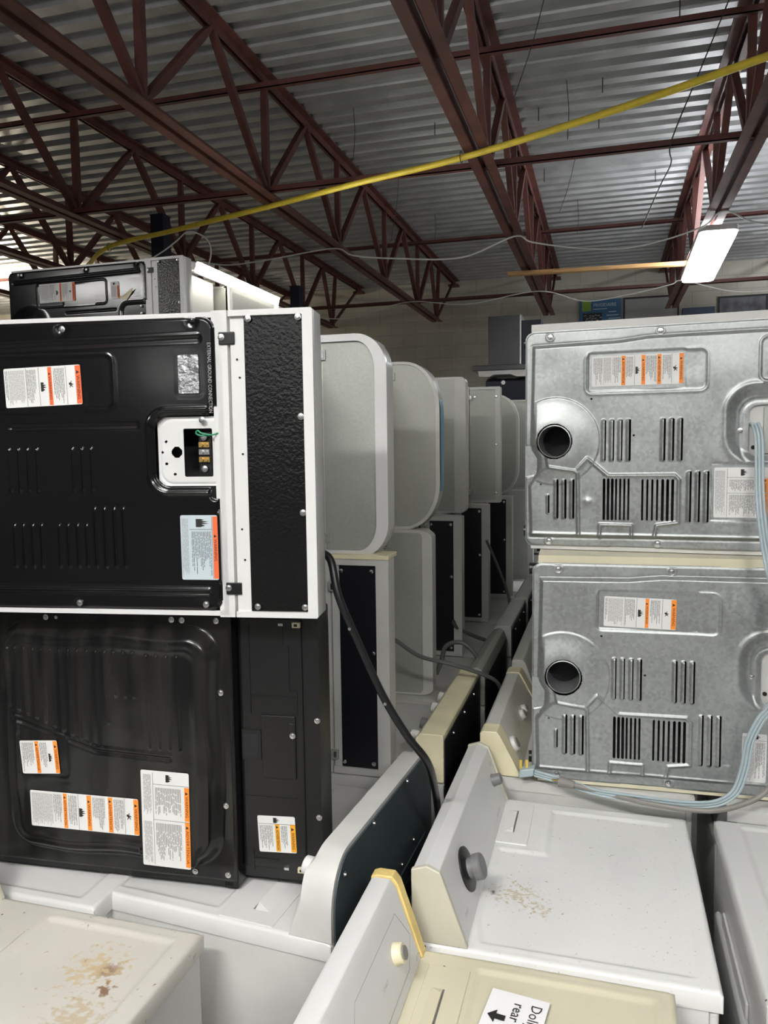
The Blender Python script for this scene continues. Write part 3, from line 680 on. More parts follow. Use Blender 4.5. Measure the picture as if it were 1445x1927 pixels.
BARL = ['thin brown bridging bar along the lower chords, nearer one behind the yellow hose', 'thin brown bridging bar under the deck, nearer one high across the picture', 'thin brown bridging bar along the lower chords close to the back wall', 'thin brown bridging bar under the deck beyond the yellow hose, farther one']
for k, (y, z) in enumerate(((5.15, 3.785), (5.17, 4.50), (9.6, 3.785), (9.6, 4.50))):
    mb = MB().box((-14, y-.02, z), (6.5, y+.022, z+.006)).box((-14, y-.02, z), (6.5, y-.014, z+.04))
    tag(link('bridging_bar', mb, MAROON, smooth=0), BARL[k], 'steel bar', 'horizontal bridging bars')
tag(link('timber_batten', MB().beam((-.98, 8.03, 3.72), (.74, 8.14, 3.72), .07, .038), TIMBER, smooth=0, bevel=.003), 'raw pine batten laid across two joists beside the bright LED panel', 'batten')
# wires left hanging from the deck
WIRES = [((.39, 5.04, 4.6), (.39, 5.04, 4.47)), ((-.3, 5.92, 4.6), (-.29, 5.92, 4.19)), ((-.05, 5.96, 4.6), (-.05, 5.96, 4.5)), ((-.53, 6.31, 4.6), (-.53, 6.31, 4.5)), ((-.08, 6.53, 4.6), (-.08, 6.53, 4.47)),
         ((-.3, 7.52, 4.6), (-.44, 7.52, 4.13)), ((-.59, 7.68, 4.6), (-.59, 7.68, 4.48)), ((.43, 8.05, 4.6), (.43, 8.05, 4.49)), ((-1.36, 6.33, 4.6), (-1.36, 6.33, 4.5)), ((-1.9, 5.87, 4.6), (-1.91, 5.87, 4.21)),
         ((-1.97, 7.49, 4.6), (-2.06, 7.49, 4.0)), ((-1.89, 8.78, 4.6), (-1.9, 8.78, 4.3)), ((-.32, 8.76, 4.6), (-.32, 8.76, 4.25)), ((-.36, 4.76, 4.6), (-.54, 4.76, 4.04))]
WL = ['dark nail in the deck near the top right edge, above the hose', 'straight hanger wire above the yellow hose, between the two right joists', 'dark nail beside the straight hanger wire above the yellow hose', 'dark nail just above the yellow hose, right of its tied joist',
      'dark nail just below the yellow hose, right of its tied joist', 'slanting bent hanger wire below the near bridging bar, right of the tied joist', 'dark nail right below the near bridging bar, beside the tied joist', 'dark nail left of the rightmost hanging wire, below the near bridging bar',
      'dark nail left of the joist the hose is tied to', 'hanger wire in the bay left of the tied joist, above the yellow hose', 'bent hanger wire in the bay left of the tied joist, below the yellow hose', 'short straight hanger wire left of the tied joist, nearest the back wall',
      'short straight hanger wire right of the tied joist, nearest the back wall', 'long thin slanting hanger wire running out of the top of the picture']
for k, (a, b) in enumerate(WIRES):
    a, b = Vector(a), Vector(b); L = (a-b).length; m_ = (a+b)/2+Vector((.012 if L > .2 else 0, 0, 0))
    o = link('deck_nail' if L < .2 else 'hanger_wire', MB().tube(spline([a, m_, b], 4), .004 if L < .2 else .0028, 6), STEELW)
    tag(o, WL[k], 'nail' if L < .2 else 'wire', 'nails poking through the roof deck' if L < .2 else 'hanger wires dangling from the deck')
tag(link('tie_wire', MB().tube(spline([(.68, 5.08, 4.6), (.52, 5.08, 4.2), (.36, 5.09, 3.80), (.375, 5.3, 3.74), (.33, 5.6, 3.70), (.27, 6.2, 3.66), (.24, 6.25, 3.6)], 8), .004, 6), STEELW), 'pale wire hooked over the near bridging bar left of the LED panel', 'wire')
# ------------------------------------------------------------------ hose and cables overhead
root = thing('gas_hose', 'yellow corrugated gas hose slung across the joists', 'hose', loc=(-4.83, 6.35, 3.0))
M_ = Matrix.Translation((-4.83, 6.35, 3.0))
hp = spline([(-5.5, 6.9, 2.6), (-5.15, 6.6, 3.2), (-4.72, 6.3, 3.62), (-4.15, 5.86, 3.725), (-3.3, 5.55, 3.72), (-2.35, 5.25, 3.725), (-1.6, 5.0, 3.73), (-.852, 4.754, 3.725), (0, 4.35, 3.72), (.72, 3.93, 3.715), (1.6, 3.4, 3.7)], 14)
world_part('hose', MB().tube(hp, .019, 12), YHOSE, root, M_, label='yellow ribbed hose')
for c_ in ((-4.12, 5.85, 3.725), (-.86, 4.757, 3.725)):
    mb = MB(); pts = [(c_[0]+.012*math.sin(t)*.3, c_[1]+.0*t, c_[2]+.0) for t in (0, 1)]
    ring = [(c_[0]+.004*math.sin(t), c_[1]+.024*math.sin(t), c_[2]+.004+.034*math.cos(t)) for t in [k*2*PI/14 for k in range(15)]]
    world_part('wire_tie', mb.tube(ring, .0025, 6), STEELW, root, M_)
cb = [(-3.61, 6.40, 3.70), (-3.34, 6.5, 3.66), (-2.91, 6.51, 3.68), (-2.35, 6.6, 3.75), (-2.14, 6.55, 3.66), (-1.8, 6.69, 3.64), (-1.24, 6.85, 3.64), (-.768, 6.73, 3.75), (-.61, 6.65, 3.67), (-.28, 6.85, 3.645), (.11, 7.0, 3.64), (.45, 6.9, 3.66), (.73, 6.72, 3.70), (.86, 6.55, 3.755), (1.19, 6.7, 3.67), (2.0, 6.8, 3.7)]
tag(link('lamp_cable', MB().tube(spline(cb, 8), .007, 6), WCABLE), 'white cable drooping between joists to the bright LED panel', 'cable')
cb = [(-3.95, 9.4, 3.74), (-3.63, 9.42, 3.66), (-3.16, 9.5, 3.64), (-2.35, 9.3, 3.75), (-1.6, 9.2, 3.66), (-.768, 9.17, 3.75), (-.26, 9.4, 3.645), (.21, 9.27, 3.66), (.65, 9.06, 3.70), (.81, 9.15, 3.75), (1.46, 9.5, 3.65), (2.4, 9.5, 3.7)]
tag(link('thin_cable', MB().tube(spline(cb, 8), .006, 6), WCABLE), 'thin white cable strung in front of the back wall', 'cable')
lp = [(-3.30, 5.2, 3.42), (-3.18, 5.2, 3.475), (-3.09, 5.22, 3.54), (-2.98, 5.2, 3.59), (-2.85, 5.2, 3.54), (-2.80, 5.2, 3.45), (-2.83, 5.2, 3.33), (-2.92, 5.2, 3.27), (-2.96, 5.2, 3.32), (-2.88, 5.2, 3.36), (-2.80, 5.2, 3.32), (-2.5, 5.0, 3.05)]
tag(link('coiled_cable', MB().tube(spline(lp, 8), .006, 6), WCABLE), 'white cable curling in a loop above the highest left stack', 'cable')
# ------------------------------------------------------------------ things at the back of the room
for k, (y, lb) in enumerate(((5.95, 'navy square steel rack post rising behind the highest black-backed dryer'), (7.55, 'navy square steel rack post seen past the end of the LED strip'))):
    root = thing('rack_post', lb, 'post', loc=(-3.772 if k == 0 else -3.17, y, 0), group='navy rack posts'); pz, pw = (3.985, .12) if k == 0 else (3.65, .10)
    link('column', MB().box((0, 0, 0), (pw, pw, pz)), NAVYST, root, smooth=0); link('cap', MB().box((-.004, -.004, pz), (pw+.004, pw+.004, pz+.012)), NAVYST, root); link('base_plate', MB().box((-.05, -.05, 0), (.15, .15, .01)), NAVYST, root)
BLUEP = mat('blue_poster', (.035, .13, .26), .5); POSTGR = mat('lime_poster_patch', (.22, .38, .05), .5); BOARD = mat('grey_board', (.33, .33, .32), .6); FRAMED = mat('dark_frame', (.02, .02, .025), .5); PTXT = mat('pale_poster_print', (.55, .62, .68), .5)
yb = YW-.03
root = thing('wall_poster', 'blue poster with a brand name in white letters on the back wall', 'poster', loc=(-.41, yb, 3.3)); M_ = Matrix.Translation((-.41, yb, 3.3))
world_part('poster_sheet', MB().box((-.41, yb, 3.3), (.20, yb+.02, 4.165)), BLUEP, root, M_)
mb = MB(); put_text(mb, 'FRIGIDAIRE', (-.20, yb-.002, 4.06), (1, 0, 0), (0, 0, 1), .05, 0, width=.33); mb.box((-.21, yb-.002, 4.02), (0, yb-.001, 4.03))
for k in range(9): mb.box((.02-.03*(k % 2), yb-.002, 3.97-.05*k), (.13+.03*((k*7) % 3), yb-.001, 3.982-.05*k))
world_part('print', mb, PTXT, root, M_, smooth=0)
world_part('logo_patch', MB().box((-.37, yb-.002, 4.0), (-.24, yb-.001, 4.15)), POSTGR, root, M_)
mb = MB().box((-.36, yb-.002, 3.6), (-.08, yb-.001, 3.97)); world_part('picture', mb, FRAMED, root, M_)
mb = MB()
for k in range(14): xx = -.34+.05*(k % 5)+.01*((k*3) % 4); zz = 3.93-.035*(k//5)-.006*(k % 3); mb.box((xx, yb-.003, zz), (xx+.03, yb-.002, zz+.008))
world_part('picture_marks', mb, PTXT, root, M_, smooth=0)
def board(name, lab, x0, x1, z0, z1, m):
    root = thing(name, lab, 'board', loc=(x0, yb, z0)); t = .025
    fr = MB().box((0, 0, 0), (x1-x0, .03, t)).box((0, 0, z1-z0-t), (x1-x0, .03, z1-z0)).box((0, 0, t), (t, .03, z1-z0-t)).box((x1-x0-t, 0, t), (x1-x0, .03, z1-z0-t))
    link('frame', fr, FRAMED, root, smooth=0); link('board_face', MB().box((t, .012, t), (x1-x0-t, .028, z1-z0-t)), m, root, smooth=0); return root
board('notice_board', 'plain grey board in a dark frame right of the blue poster', .23, 1.02, 3.3, 4.17, BOARD)
board('wall_picture', 'faded picture board below the bright LED panel on the back wall', 1.55, 2.22, 3.3, 4.10, mat('faded_picture', (.16, .16, .18), .6, noise=.5, nscale=7))
tag(link('display_panel', MB().box((1.06, yb-.1, 3.0), (1.5, yb+.03, 3.95)), mat('dull_blue_panel', (.05, .075, .12), .5), bevel=.005), 'dull blue panel between the grey board and the faded picture', 'panel')
# range hood and what it stands on
root = thing('range_hood', 'black chimney range hood standing behind the right stack', 'range hood', loc=(-1.26, 7.4, 2.70))
M_ = Matrix.Translation((-1.26, 7.4, 2.70)); STGLOSS = mat('black_stainless', (.010, .011, .016), .25); TRIMS = mat('bright_edge', (.4, .4, .4), .35, metal=.8)
world_part('chimney', MB().box((-1.10, 7.5, 2.75), (-.80, 7.8, 3.22)), STGLOSS, root, M_, bevel=.004)
world_part('corner_trim', MB().box((-.80, 7.498, 2.75), (-.785, 7.8, 3.225)), TRIMS, root, M_, smooth=0)
world_part('side_duct', MB().box((-.785, 7.52, 2.75), (-.60, 7.8, 3.17)), NAVYST, root, M_, bevel=.004)
world_part('canopy', MB().box((-1.24, 7.4, 2.70), (-.35, 7.95, 2.75)), STGLOSS, root, M_, bevel=.005)
root = thing('spare_cooktop', 'white stepped appliance lid lying under the black range hood', 'appliance part', loc=(-1.2, 7.42, 2.62)); M_ = Matrix.Translation((-1.2, 7.42, 2.62))
world_part('lid', MB().prism([(-1.19, 7.42, 2.70), (-1.18, 7.42, 2.645), (-1.08, 7.42, 2.64), (-1.04, 7.42, 2.66), (-.88, 7.42, 2.66), (-.82, 7.42, 2.635), (-.35, 7.42, 2.63), (-.35, 7.42, 2.70)], (0, .5, 0)), WHITE, root, M_, smooth=0, bevel=.004)
root = thing('black_appliance', 'black appliance with a small oval badge beneath the stepped white lid', 'appliance', loc=(-1.12, 7.45, 2.34)); M_ = Matrix.Translation((-1.12, 7.45, 2.34))
world_part('body', MB().prism([(-1.12, 7.5, 2.34), (-1.12, 7.45, 2.60), (-1.12, 7.55, 2.632), (-1.12, 7.95, 2.632), (-1.12, 7.95, 2.34)], (.8, 0, 0)), NAVYST, root, M_, bevel=.01)
world_part('badge', MB().lathe((-.95, 7.452, 2.585), (0, -1, 0), [(.02, 0), (.02, .003), (0, .003)], 16), TRIMS, root, M_)
# ------------------------------------------------------------------ left hero stack: dryers lying on their sides, backs to the aisle end
WM, DM, HM = .686, .66, .914
C_BOX = dict(h=.19, prof=PROF_BOX, mat=WHITE, plate=dict(mat=HAMMER, end=.013, top=.024, base=.034, rim=.009, depth=.002, screws=[(.667, .045), (.667, .158), (.451, .160), (.238, .160), (.024, .050), (.024, .160)]))
ML2 = seam_at(-.8061, 1.5696, 1.607, .1473)
L2 = machine('dryer', 'black-backed white dryer with open terminal hole, upper of the near left pair', 'dryer', ML2, WM, DM, HM, WHITE, cons=C_BOX, back='black')
label_part(L2, .3745, .564, .483, .573, -.0075, ladder2(), 11, .03, orange=REDOR)
label_part(L2, .7945, .8425, .5075, .593, -.0075, [], 3, 0, paper=mat('silver_foil_sticker', (.75, .75, .77), .22, metal=1, bump=.35, bscale=40), name='foil_sticker', lab='silver foil sticker')
label_part(L2, .787, .875, .0845, .233, -.0075, [('l', .85, .02, .85, .98), ('f', .42, .78, .81, .95), ('l', .25, .78, .85, .78), ('t', .30, .84, .04, .76), ('g', .03, .22, .04, .96), ('o', .87, 1, 'WARNING', .02, .98, .05)], 12, 0, paper=mat('pale_blue_label_paper', (.50, .58, .62), .4), orange=REDOR, lab='pale blue warning label')
pc = MB().tube(spline([(-.66, 1.72, 1.74), (-.625, 1.70, 1.72), (-.600, 1.68, 1.64), (-.555, 1.69, 1.525), (-.50, 1.70, 1.40), (-.445, 1.71, 1.305), (-.405, 1.74, 1.235), (-.405, 1.82, 1.14), (-.43, 1.98, .98), (-.45, 2.1, .8)], 10), .0095, 12)
PC = thing('power_cord', 'thick black power cord running down between the near left pair and the consoles', 'power cord', loc=(-.6, 1.7, 1.7)); MPC = Matrix.Translation((-.6, 1.7, 1.7))
world_part('cord', pc, BCORD, PC, MPC)
for t_ in ((-.572, 1.676, 1.565), (-.493, 1.694, 1.385)):
    world_part('cord_screw', MB().lathe(t_, (0, -1, 0), [(.004, 0), (.004, .004), (0, .004)], 10), CHROME, PC, MPC)
ML1 = seam_at(-.845, 1.620, .9205, .075)
PROF_PL = [(0, 0), (0, .20), (.06, .208), (.12, .19), (.14, 0)]
L1 = machine('dryer', 'all black dryer with a bulging scuffed back, lower of the near left pair', 'dryer', ML1, WM, DM, HM, BLACK, cons=dict(h=.208, prof=PROF_PL, r=(.045, .045), mat=BLACKPL, inset=.030, ylo=.014), back='dome')
A0 = HM
CX = .025
link('console_back', MB().box((CX-.001, .042, A0+.004), (CX+.01, WM-.022, A0+.16)), BLACKPL, L1, bevel=.004)
sc = link('service_cover', MB().box((CX-.006, .274, .970), (CX-.001, .429, 1.055)).box((CX-.0075, .288, 1.038), (CX-.005, .412, 1.053)), BLACKPL, L1, bevel=.0015)
screw(sc, 1.049, .383, CX-.007)
link('cord_well', MB().box((CX-.0035, .314, .918), (CX-.001, .390, .967)).box((CX-.004, .323, .924), (CX-.0033, .380, .960), 1), [BLACKPL, GAPDARK], L1, smooth=0)
for a, b in (((.942, .43), (.942, .65)), ((1.041, .49), (1.041, .60)), ((1.041, .49), (1.060, .49)), ((1.060, .43), (1.060, .49)), ((.935, .475), (1.056, .475)), ((.918, .223), (1.056, .223)), ((.94, .035), (.94, .09)), ((.94, .065), (1.005, .065)), ((1.027, .60), (1.027, .65))):
    link('moulded_rib', MB().beam((CX-.001, a[1], a[0]), (CX-.001, b[1], b[0]), .0024, .004, up=(1, 0, 0)), BLACKPL, L1, smooth=0)
for b_ in (.652, .0475):
    link('clip', MB().box((CX-.009, b_-.006, 1.054), (CX-.001, b_+.006, 1.073)).box((CX-.0095, b_-.003, 1.059), (CX-.009, b_+.003, 1.067), 1), [IVORY, GAPDARK], L1, smooth=0)
    link('stud', MB().box((CX-.007, b_-.003, 1.019), (CX-.001, b_+.003, 1.031)), CHROME, L1, smooth=0)
for b_ in (.18, .42): screw(L1, 1.108, b_, CX+.003)
label_part(L1, .955, 1.051, .083, .175, CX-.0015, [('l', .02, .78, .98, .78), ('f', .42, .60, .80, .96), ('t', .05, .40, .05, .75), ('o', .46, .58, 'ADVERTENCIA', .03, .78), ('t', .62, .80, .05, .75), ('o', .86, 1, 'WARNING', .03, .78)], 21, .04, orange=mat('amber_print', (.80, .36, .02), .5))
xd = -.0392
label_part(L1, .355, .461, .262, .347, xd, [('t', .05, .38), ('o', .40, .50, 'ADVERTENCIA'), ('t', .53, .72), ('f', .74, .84, .35, .62), ('o', .89, 1, 'WARNING')], 22, .07)
label_part(L1, .372, .670, .128, .221, xd, [('g', .015, .21), ('t', .22, .30), ('o', .31, .345, 'ADVERTENCIA'), ('t', .36, .44), ('f', .455, .515, .36, .62), ('l', .45, .02, .45, .98), ('o', .53, .57, 'WARNING'), ('t', .585, .70), ('o', .725, .765, 'ADVERTENCIA'), ('t', .78, .865), ('h', .885, .935, .36, .62), ('l', .875, .02, .875, .98), ('o', .955, 1, 'WARNING')], 23, .0)
label_part(L1, .677, .803, .056, .297, xd, [('l', .25, .86, .98, .86), ('f', .52, .66, .885, .97), ('l', .25, .02, .25, .98), ('l', .25, .49, 1, .49), ('g', .05, .22, .03, .48), ('g', .05, .22, .52, .97), ('t', .30, .84, .52, .84), ('t', .30, .84, .03, .47), ('o', .90, 1, 'WARNING', .50, .85), ('o', .90, 1, 'ADVERTENCIA', .02, .49)], 24, -.01)
# ------------------------------------------------------------------ right hero stack
WR = .70
ZR1, ZR2 = .958, 1.660
MR2 = lying(-.256, 2.4614, ZR2, -.0565); MR1 = lying(-.2208, 2.3238, ZR1, .0399)
R2 = machine('dryer', 'galvanised-backed dryer lying on its side, upper of the near right pair', 'dryer', MR2, WR, DM, HM, WHITE2, cons=C_BOX, back='galv')
label_part(R2, .2145, .473, .501, .5915, -.0158, ladder4(), 31, -.0)
label_part(R2, .562, .703, .110, .256, -.0168, [('l', .25, .80, .98, .80), ('f', .50, .63, .83, .97), ('l', .25, .02, .25, .98), ('l', .25, .49, 1, .49), ('g', .02, .22), ('t', .30, .85, .52, .77), ('t', .30, .85, .03, .47), ('o', .90, 1, 'WARNING', .50, .78), ('o', .90, 1, 'ADVERTENCIA', .02, .49)], 32)
R1 = machine('dryer', 'dented galvanised-backed dryer lying on its side, lower of the near right pair', 'dryer', MR1, WR, DM, HM, CREAM, cons=C_BOX, back='galv')
label_part(R1, .2195, .420, .4955, .585, -.0158, ladder2(), 33, -.02)
label_part(R1, .605, .670, .058, .201, -.0168, [('l', .25, .86, .98, .86), ('f', .52, .76, .88, .98), ('g', .03, .5, .03, .95), ('t', .55, .95, .03, .83)], 34)
# flat blue-grey cord: three strands down from R2 and along the deck
cpts = [(.665, .379), (.674, .33), (.676, .20), (.680, .10), (.689, 0)]
W_ = lambda a, b, x: tuple(MR2 @ Vector((x, b, a)))
W1 = lambda a, b, x: tuple(MR1 @ Vector((x, b, a)))
path = [W_(.663, .379, .012), W_(.668, .372, -.03)]+[W_(a, b, x) for (a, b), x in zip(cpts[1:], (-.05, -.075, -.12, -.20))]+[W1(.660, .62, -.10), W1(.662, .52, -.10), W1(.668, .42, -.095), W1(.664, .315, -.09), W1(.636, .265, -.085), W1(.610, .20, -.085), W1(.598, .12, -.085), W1(.575, .055, -.09), W1(.53, .022, -.095), W1(.465, .012, -.10), W1(.375, .012, -.10), W1(.25, .012, -.085), W1(.19, .012, -.07), W1(.12, .02, -.045), W1(.05, .028, -.03), W1(.02, .03, -.02)]
mb = MB(); sp = spline(path, 10)
for k, dx in enumerate((-.0086, 0, .0086)):
    pts = []
    for i, pnt in enumerate(sp):
        t = (sp[min(i+1, len(sp)-1)]-sp[max(i-1, 0)]).normalized(); s_ = t.cross(Vector((0, 1, .25)).normalized())
        if s_.length < .1: s_ = Vector((1, 0, 0))
        pts.append(pnt+s_.normalized()*dx)
    mb.tube(pts, .0042, 8)
BC = thing('power_cord', 'flat blue-grey power cord hanging over the near right pair to its plug', 'power cord', loc=path[0]); MBC = Matrix.Translation(path[0])
world_part('cord', mb, LBCORD, BC, MBC)
mb = MB().obox(Vector(W1(-.002, .033, -.02)), (.022, .002, .004), (0, .016, 0), (.002, 0, .013)); world_part('plug', mb, LBCORD, BC, MBC, bevel=.004)
for dx, dz in ((-.014, .028), (.004, .030)): world_part('plug_blade', MB().beam(Vector(W1(-.006+dx, .040, -.02)), Vector(W1(-.006+dx, .040+dz, -.02)), .008, .002, up=(0, 1, 0)), COPPER, BC, MBC, smooth=0)
tc_ = [W1(.115, .022, -.055), W1(.17, .018, -.065), W1(.24, .011, -.078), W1(.36, .0095, -.115), W1(.50, .010, -.125), W1(.60, .03, -.10), W1(.66, .07, -.085), W1(.70, .15, -.08)]
root = thing('loose_power_cord', 'dark taupe power cord with its plug lying under the blue-grey cord', 'power cord', loc=tc_[0]); M_ = Matrix.Translation(tc_[0])
world_part('cord', MB().tube(spline(tc_, 10), .0075, 10), TCORD, root, M_)
world_part('plug', MB().cyl(W1(.095, .024, -.05), W1(.14, .021, -.060), .016, 14, r2=.011), TCORD, root, M_)
world_part('plug_blade', MB().beam(W1(.074, .026, -.047), W1(.096, .026, -.05), .01, .002), BRASS, root, M_, smooth=0)
# ------------------------------------------------------------------ rows of lying dryers behind, left of the aisle
W2 = .70
def C(h, r, m, plate, **k):
    d = dict(h=h, prof=[(0, 0), (0, h), (.07, h), (.10, h*.85), (.12, 0)], r=r, mat=m, plate=plate); d.update(k); return d
SCR = [(.06, .03), (.64, .03), (.35, .16), (.64, .16), (.06, .16)]
cU2 = C(.215, (.11, .10), WHITE, dict(mat=GALV2, end=.022, top=.040, base=.004, rim=.012, depth=.002))
cU3 = C(.205, (.19, .15), WHITE2, dict(mat=GALV2, end=.012, top=.018, base=.006, rim=.006, depth=.002))
cU4 = C(.20, (.03, .03), WHITE2, dict(mat=GALV2, end=.010, top=.060, base=.004, depth=.002))
cBX = C(.185, (.004, .004), WHITE2, dict(mat=GALV2, end=.016, top=.030, base=.006, rim=.008, depth=.002, screws=SCR))
cNV = C(.19, (.004, .004), WHITE2, dict(mat=NAVY, end=.022, top=.042, base=.028, rim=.008, depth=.002, screws=[(.66, .036), (.66, .135), (.04, .036), (.04, .135), (.40, .138)]))
cG3 = C(.20, (.03, .06), WHITE2, dict(mat=GALV2, end=.010, top=.042, base=.004, depth=.002))
ZA, ZB = .94, 1.64
def brackets(root, ys, z):
    for y in ys:
        b = link('bracket', MB().box((-.010, y-.016, z-.012), (0, y+.016, z+.012)).box((-.012, y-.010, z-.003), (-.010, y+.010, z+.007), 1), [GALV2, CHROME], root, bevel=.0015)
ROWS = [
 # name, row y, seam x, z, console, label
 ('U2', 2.31, -.868, ZB, cU2, 'upright row', 'dryer on its side with a wide rounded white console frame, behind the near left pair'),
 ('U3', 3.14, -.868, ZB, cU3, '', 'dryer on its side with a half-round console and a blue film strip, upper level'),
 ('U4', 3.92, -.892, ZB, cU4, '', 'dryer on its side with a wide flat white console edge, behind the blue film one'),
 ('U5', 4.68, -.80, ZB, cBX, '', 'dryer on its side with a square galvanised console back, upper level far down the aisle'),
 ('U6', 5.42, -.79, ZB, cU3, '', 'dryer on its side with a scratched round console, upper level second farthest'),
 ('U7', 6.15, -.72, ZB, cBX, '', 'dryer on its side, farthest on the upper level, mostly behind the right stack'),
 ('D2', 2.27, -.835, ZA, cNV, '', 'dryer on its side with a tall black console back, beside the thick black cord'),
 ('D3', 3.08, -.887, ZA, cG3, '', 'dryer on its side with a grey console back and white edge, lower level'),
 ('D4', 3.72, -.868, ZA, cNV, '', 'dryer on its side with a navy console back just behind the dented one, lower level'),
 ('D5', 4.50, -.85, ZA, cNV, '', 'dryer on its side with a navy console back, lower level, third of the dark-plated ones'),
 ('D6', 5.26, -.80, ZA, cNV, '', 'dryer on its side with a navy console back, deepest dark-plated one on the lower level'),
 ('D7', 6.05, -.74, ZA, cG3, '', 'dryer on its side with a dull grey back at the dark end of the aisle')]
ROOTS = {}
for key, y, xs, z, cs, _, lab in ROWS:
    lab = lab.replace('on its side with a navy console back, lower level, third of the dark-plated ones', 'on its side, third navy-plated one down the lower level')
    M = seam_at(xs, y, z, 0.0 if key not in ('U2', 'D2') else .02)
    r = machine('dryer', lab, 'dryer', M, W2, .62, HM, WHITE2 if key != 'U2' else IVORY, cons=cs, back='plain', group='dryers on their sides along the left of the aisle', legs=False)
    brackets(r, (.06, W2-.06) if key != 'D2' else (.06, W2-.09), HM+.004); ROOTS[key] = (r, M)
r, M = ROOTS['U3']
mb = MB(); pts = []
for y, z in [(.10, .190), (.20, .207), (.35, .2072), (.50, .207), (.60, .190)]: pts.append((.004, y, HM+z))
mb = MB(); q = spline([(y, z, 0) for y, z in [(.12, .186), (.19, .2062), (.35, .2066), (.51, .2062), (.58, .186)]], 8)
mb.v = [(.001, a, HM+b+.0022) for a, b, c in q]+[(.062, a, HM+b+.0022) for a, b, c in q]; n = len(q); mb.f = [(k, k+1, n+k+1, n+k) for k in range(n-1)]; mb.m = [0]*(n-1)
link('film_strip', mb, BLUEFILM, r, label='blue protective film')
# cream end of D2 console
r, M = ROOTS['D2']; link('end_cap', MB().box((-.012, W2-.002, HM), (.10, W2+.012, HM+.192)), IVORY, r, bevel=.003, label='yellowed end cap')
# cords in the aisle
for nm, pts, rad, lab in (('grey_cord', [(-.80, 2.75, 1.27), (-.77, 2.8, 1.244), (-.675, 2.8, 1.188), (-.551, 2.8, 1.165), (-.44, 2.85, 1.118), (-.39, 2.9, 1.07), (-.37, 3.0, .95)], .008, 'grey power cord sagging across to the cream console'),
                          ('grey_cord', [(-.70, 3.2, 1.0), (-.677, 3.2, 1.055), (-.653, 3.2, 1.127), (-.583, 3.2, 1.143), (-.515, 3.2, 1.078), (-.481, 3.2, .964), (-.46, 3.1, .85)], .010, 'dark grey cord arching over the rounded metal console'),
                          ('grey_cord', [(-.67, 4.48, 1.43), (-.643, 4.48, 1.371), (-.596, 4.48, 1.261), (-.549, 4.5, 1.119), (-.527, 4.5, .977)], .008, 'cord hanging down the last dark console plate of the aisle'),
                          ('grey_cord', [(-.72, 3.70, 1.12), (-.70, 3.72, 1.08), (-.60, 3.78, 1.02), (-.52, 3.85, .98)], .010, 'flat cord slanting from the navy plated dryer down to the consoles')):
    tag(link(nm, MB().tube(spline(pts, 8), rad, 8), GCORD), lab, 'cord', 'grey cords across the aisle')
# right rows behind the near pair (unseen, added to shade the aisle)
for i, y in enumerate((3.22, 3.96, 4.70, 5.44)):
    for k, z in enumerate((ZR1, ZR2)):
        dup(ROOTS['U5'][0], lying(-.22, y, z), 'dryer on its side, %s row behind the near right pair, %s level' % (('second', 'third', 'fourth', 'fifth')[i], ('lower', 'upper')[k]), 'hidden rows of the right stack')
# highest level, far left
ZT = 2.2955
T1 = dup(L2, lying(-3.199, 3.6, ZT, 0), 'black-backed white dryer lying on its side on the very top of the left stack', None)
for c in list(T1.children):
    if c.name.startswith(('terminal', )):
        for g in list(c.children): bpy.data.objects.remove(g)
    if c.name.startswith(('terminal', 'ground_wire', 'warning_label', 'foil_sticker', 'power_cord', 'cord_screw')): bpy.data.objects.remove(c)
link('cover_plate', MB().box((.002, .299, .735), (.006, .456, .885)), BLACK, T1, smooth=0)
label_part(T1, .217, .445, .499, .600, -.0085, ladder2(), 41, 0, orange=REDOR)
label_part(T1, .668, .718, .493, .583, -.0085, [('f', .3, .7, .8, .95), ('g', .1, .7, .05, .75), ('o', .8, 1, 'WARNING', .05, .75)], 42, 0, orange=REDOR)
mb = MB(); mb.add([(-.010, .50, .715), (-.018, .512, .76), (-.02, .542, .812), (-.014, .520, .800), (-.010, .482, .764), (-.0095, .492, .73)], [(0, 5, 4, 3, 2, 1)]); link('torn_tag', mb, IVORY, T1, smooth=0, label='torn cream paper tag')
tops = []
for k, (y, lab) in enumerate(((4.34, 'white dryer lying behind the topmost black-backed one, under the LED strip'), (5.08, 'white machine at the far end of the highest level, past the LED strip'))):
    tops.append(machine('dryer', lab, 'dryer', lying(-3.13, y, ZT), WM, DM, HM, WHITE2, back='plain', legs=False))
# stack under the highest level (unseen from here, carries it)
for i, y in enumerate((3.6, 4.34, 5.08)):
    for k, z in enumerate((ZT-1.3745, ZT-.6875)): dup(tops[1], lying(-3.13, y, z), 'white dryer on its side %s level under the highest one, %s row' % (('two', 'one')[k], ('nearest', 'middle', 'farthest')[i]), 'hidden machines under the highest level')
# ------------------------------------------------------------------ upright machines, right row (fronts to the right)
WU = .737
def endfront(p): return ((p[-2][0]+.003, p[-2][1]-.0), (p[-1][0]+.002, p[-1][1]))
RW2C = dict(h=.172, prof=PROF_RW, mat=WHITE, capmat=CAPCREAM, tc=.014, caplab='grey-cream end cap', front=((.062, .158), (.121, 0)), markmat=GREYINK,
            knobs=[(.18, .50, .030, .034, KNOB, True), (.655, .42, .0175, .028, KNOB, False)], marks=[(.675, .22, 'GE', .012), (.06, .80, 'START', .008), (.56, .85, 'HEAVY DUTY', .007)])
rimp = [(.15, .035), (.585, .035), (.585, .69), (.26, .69), (.26, .44), (.135, .44), (.13, .12)]
RW2 = machine('dryer', 'white dryer with grey knobs and a clean square lid, centre right foreground', 'dryer', up_right(-.40, 1.56), WU, .63, .90, WHITE, RW2TOP, RW2C, lint=(.115, .205, .47, .71), rim=rimp, detail=True)
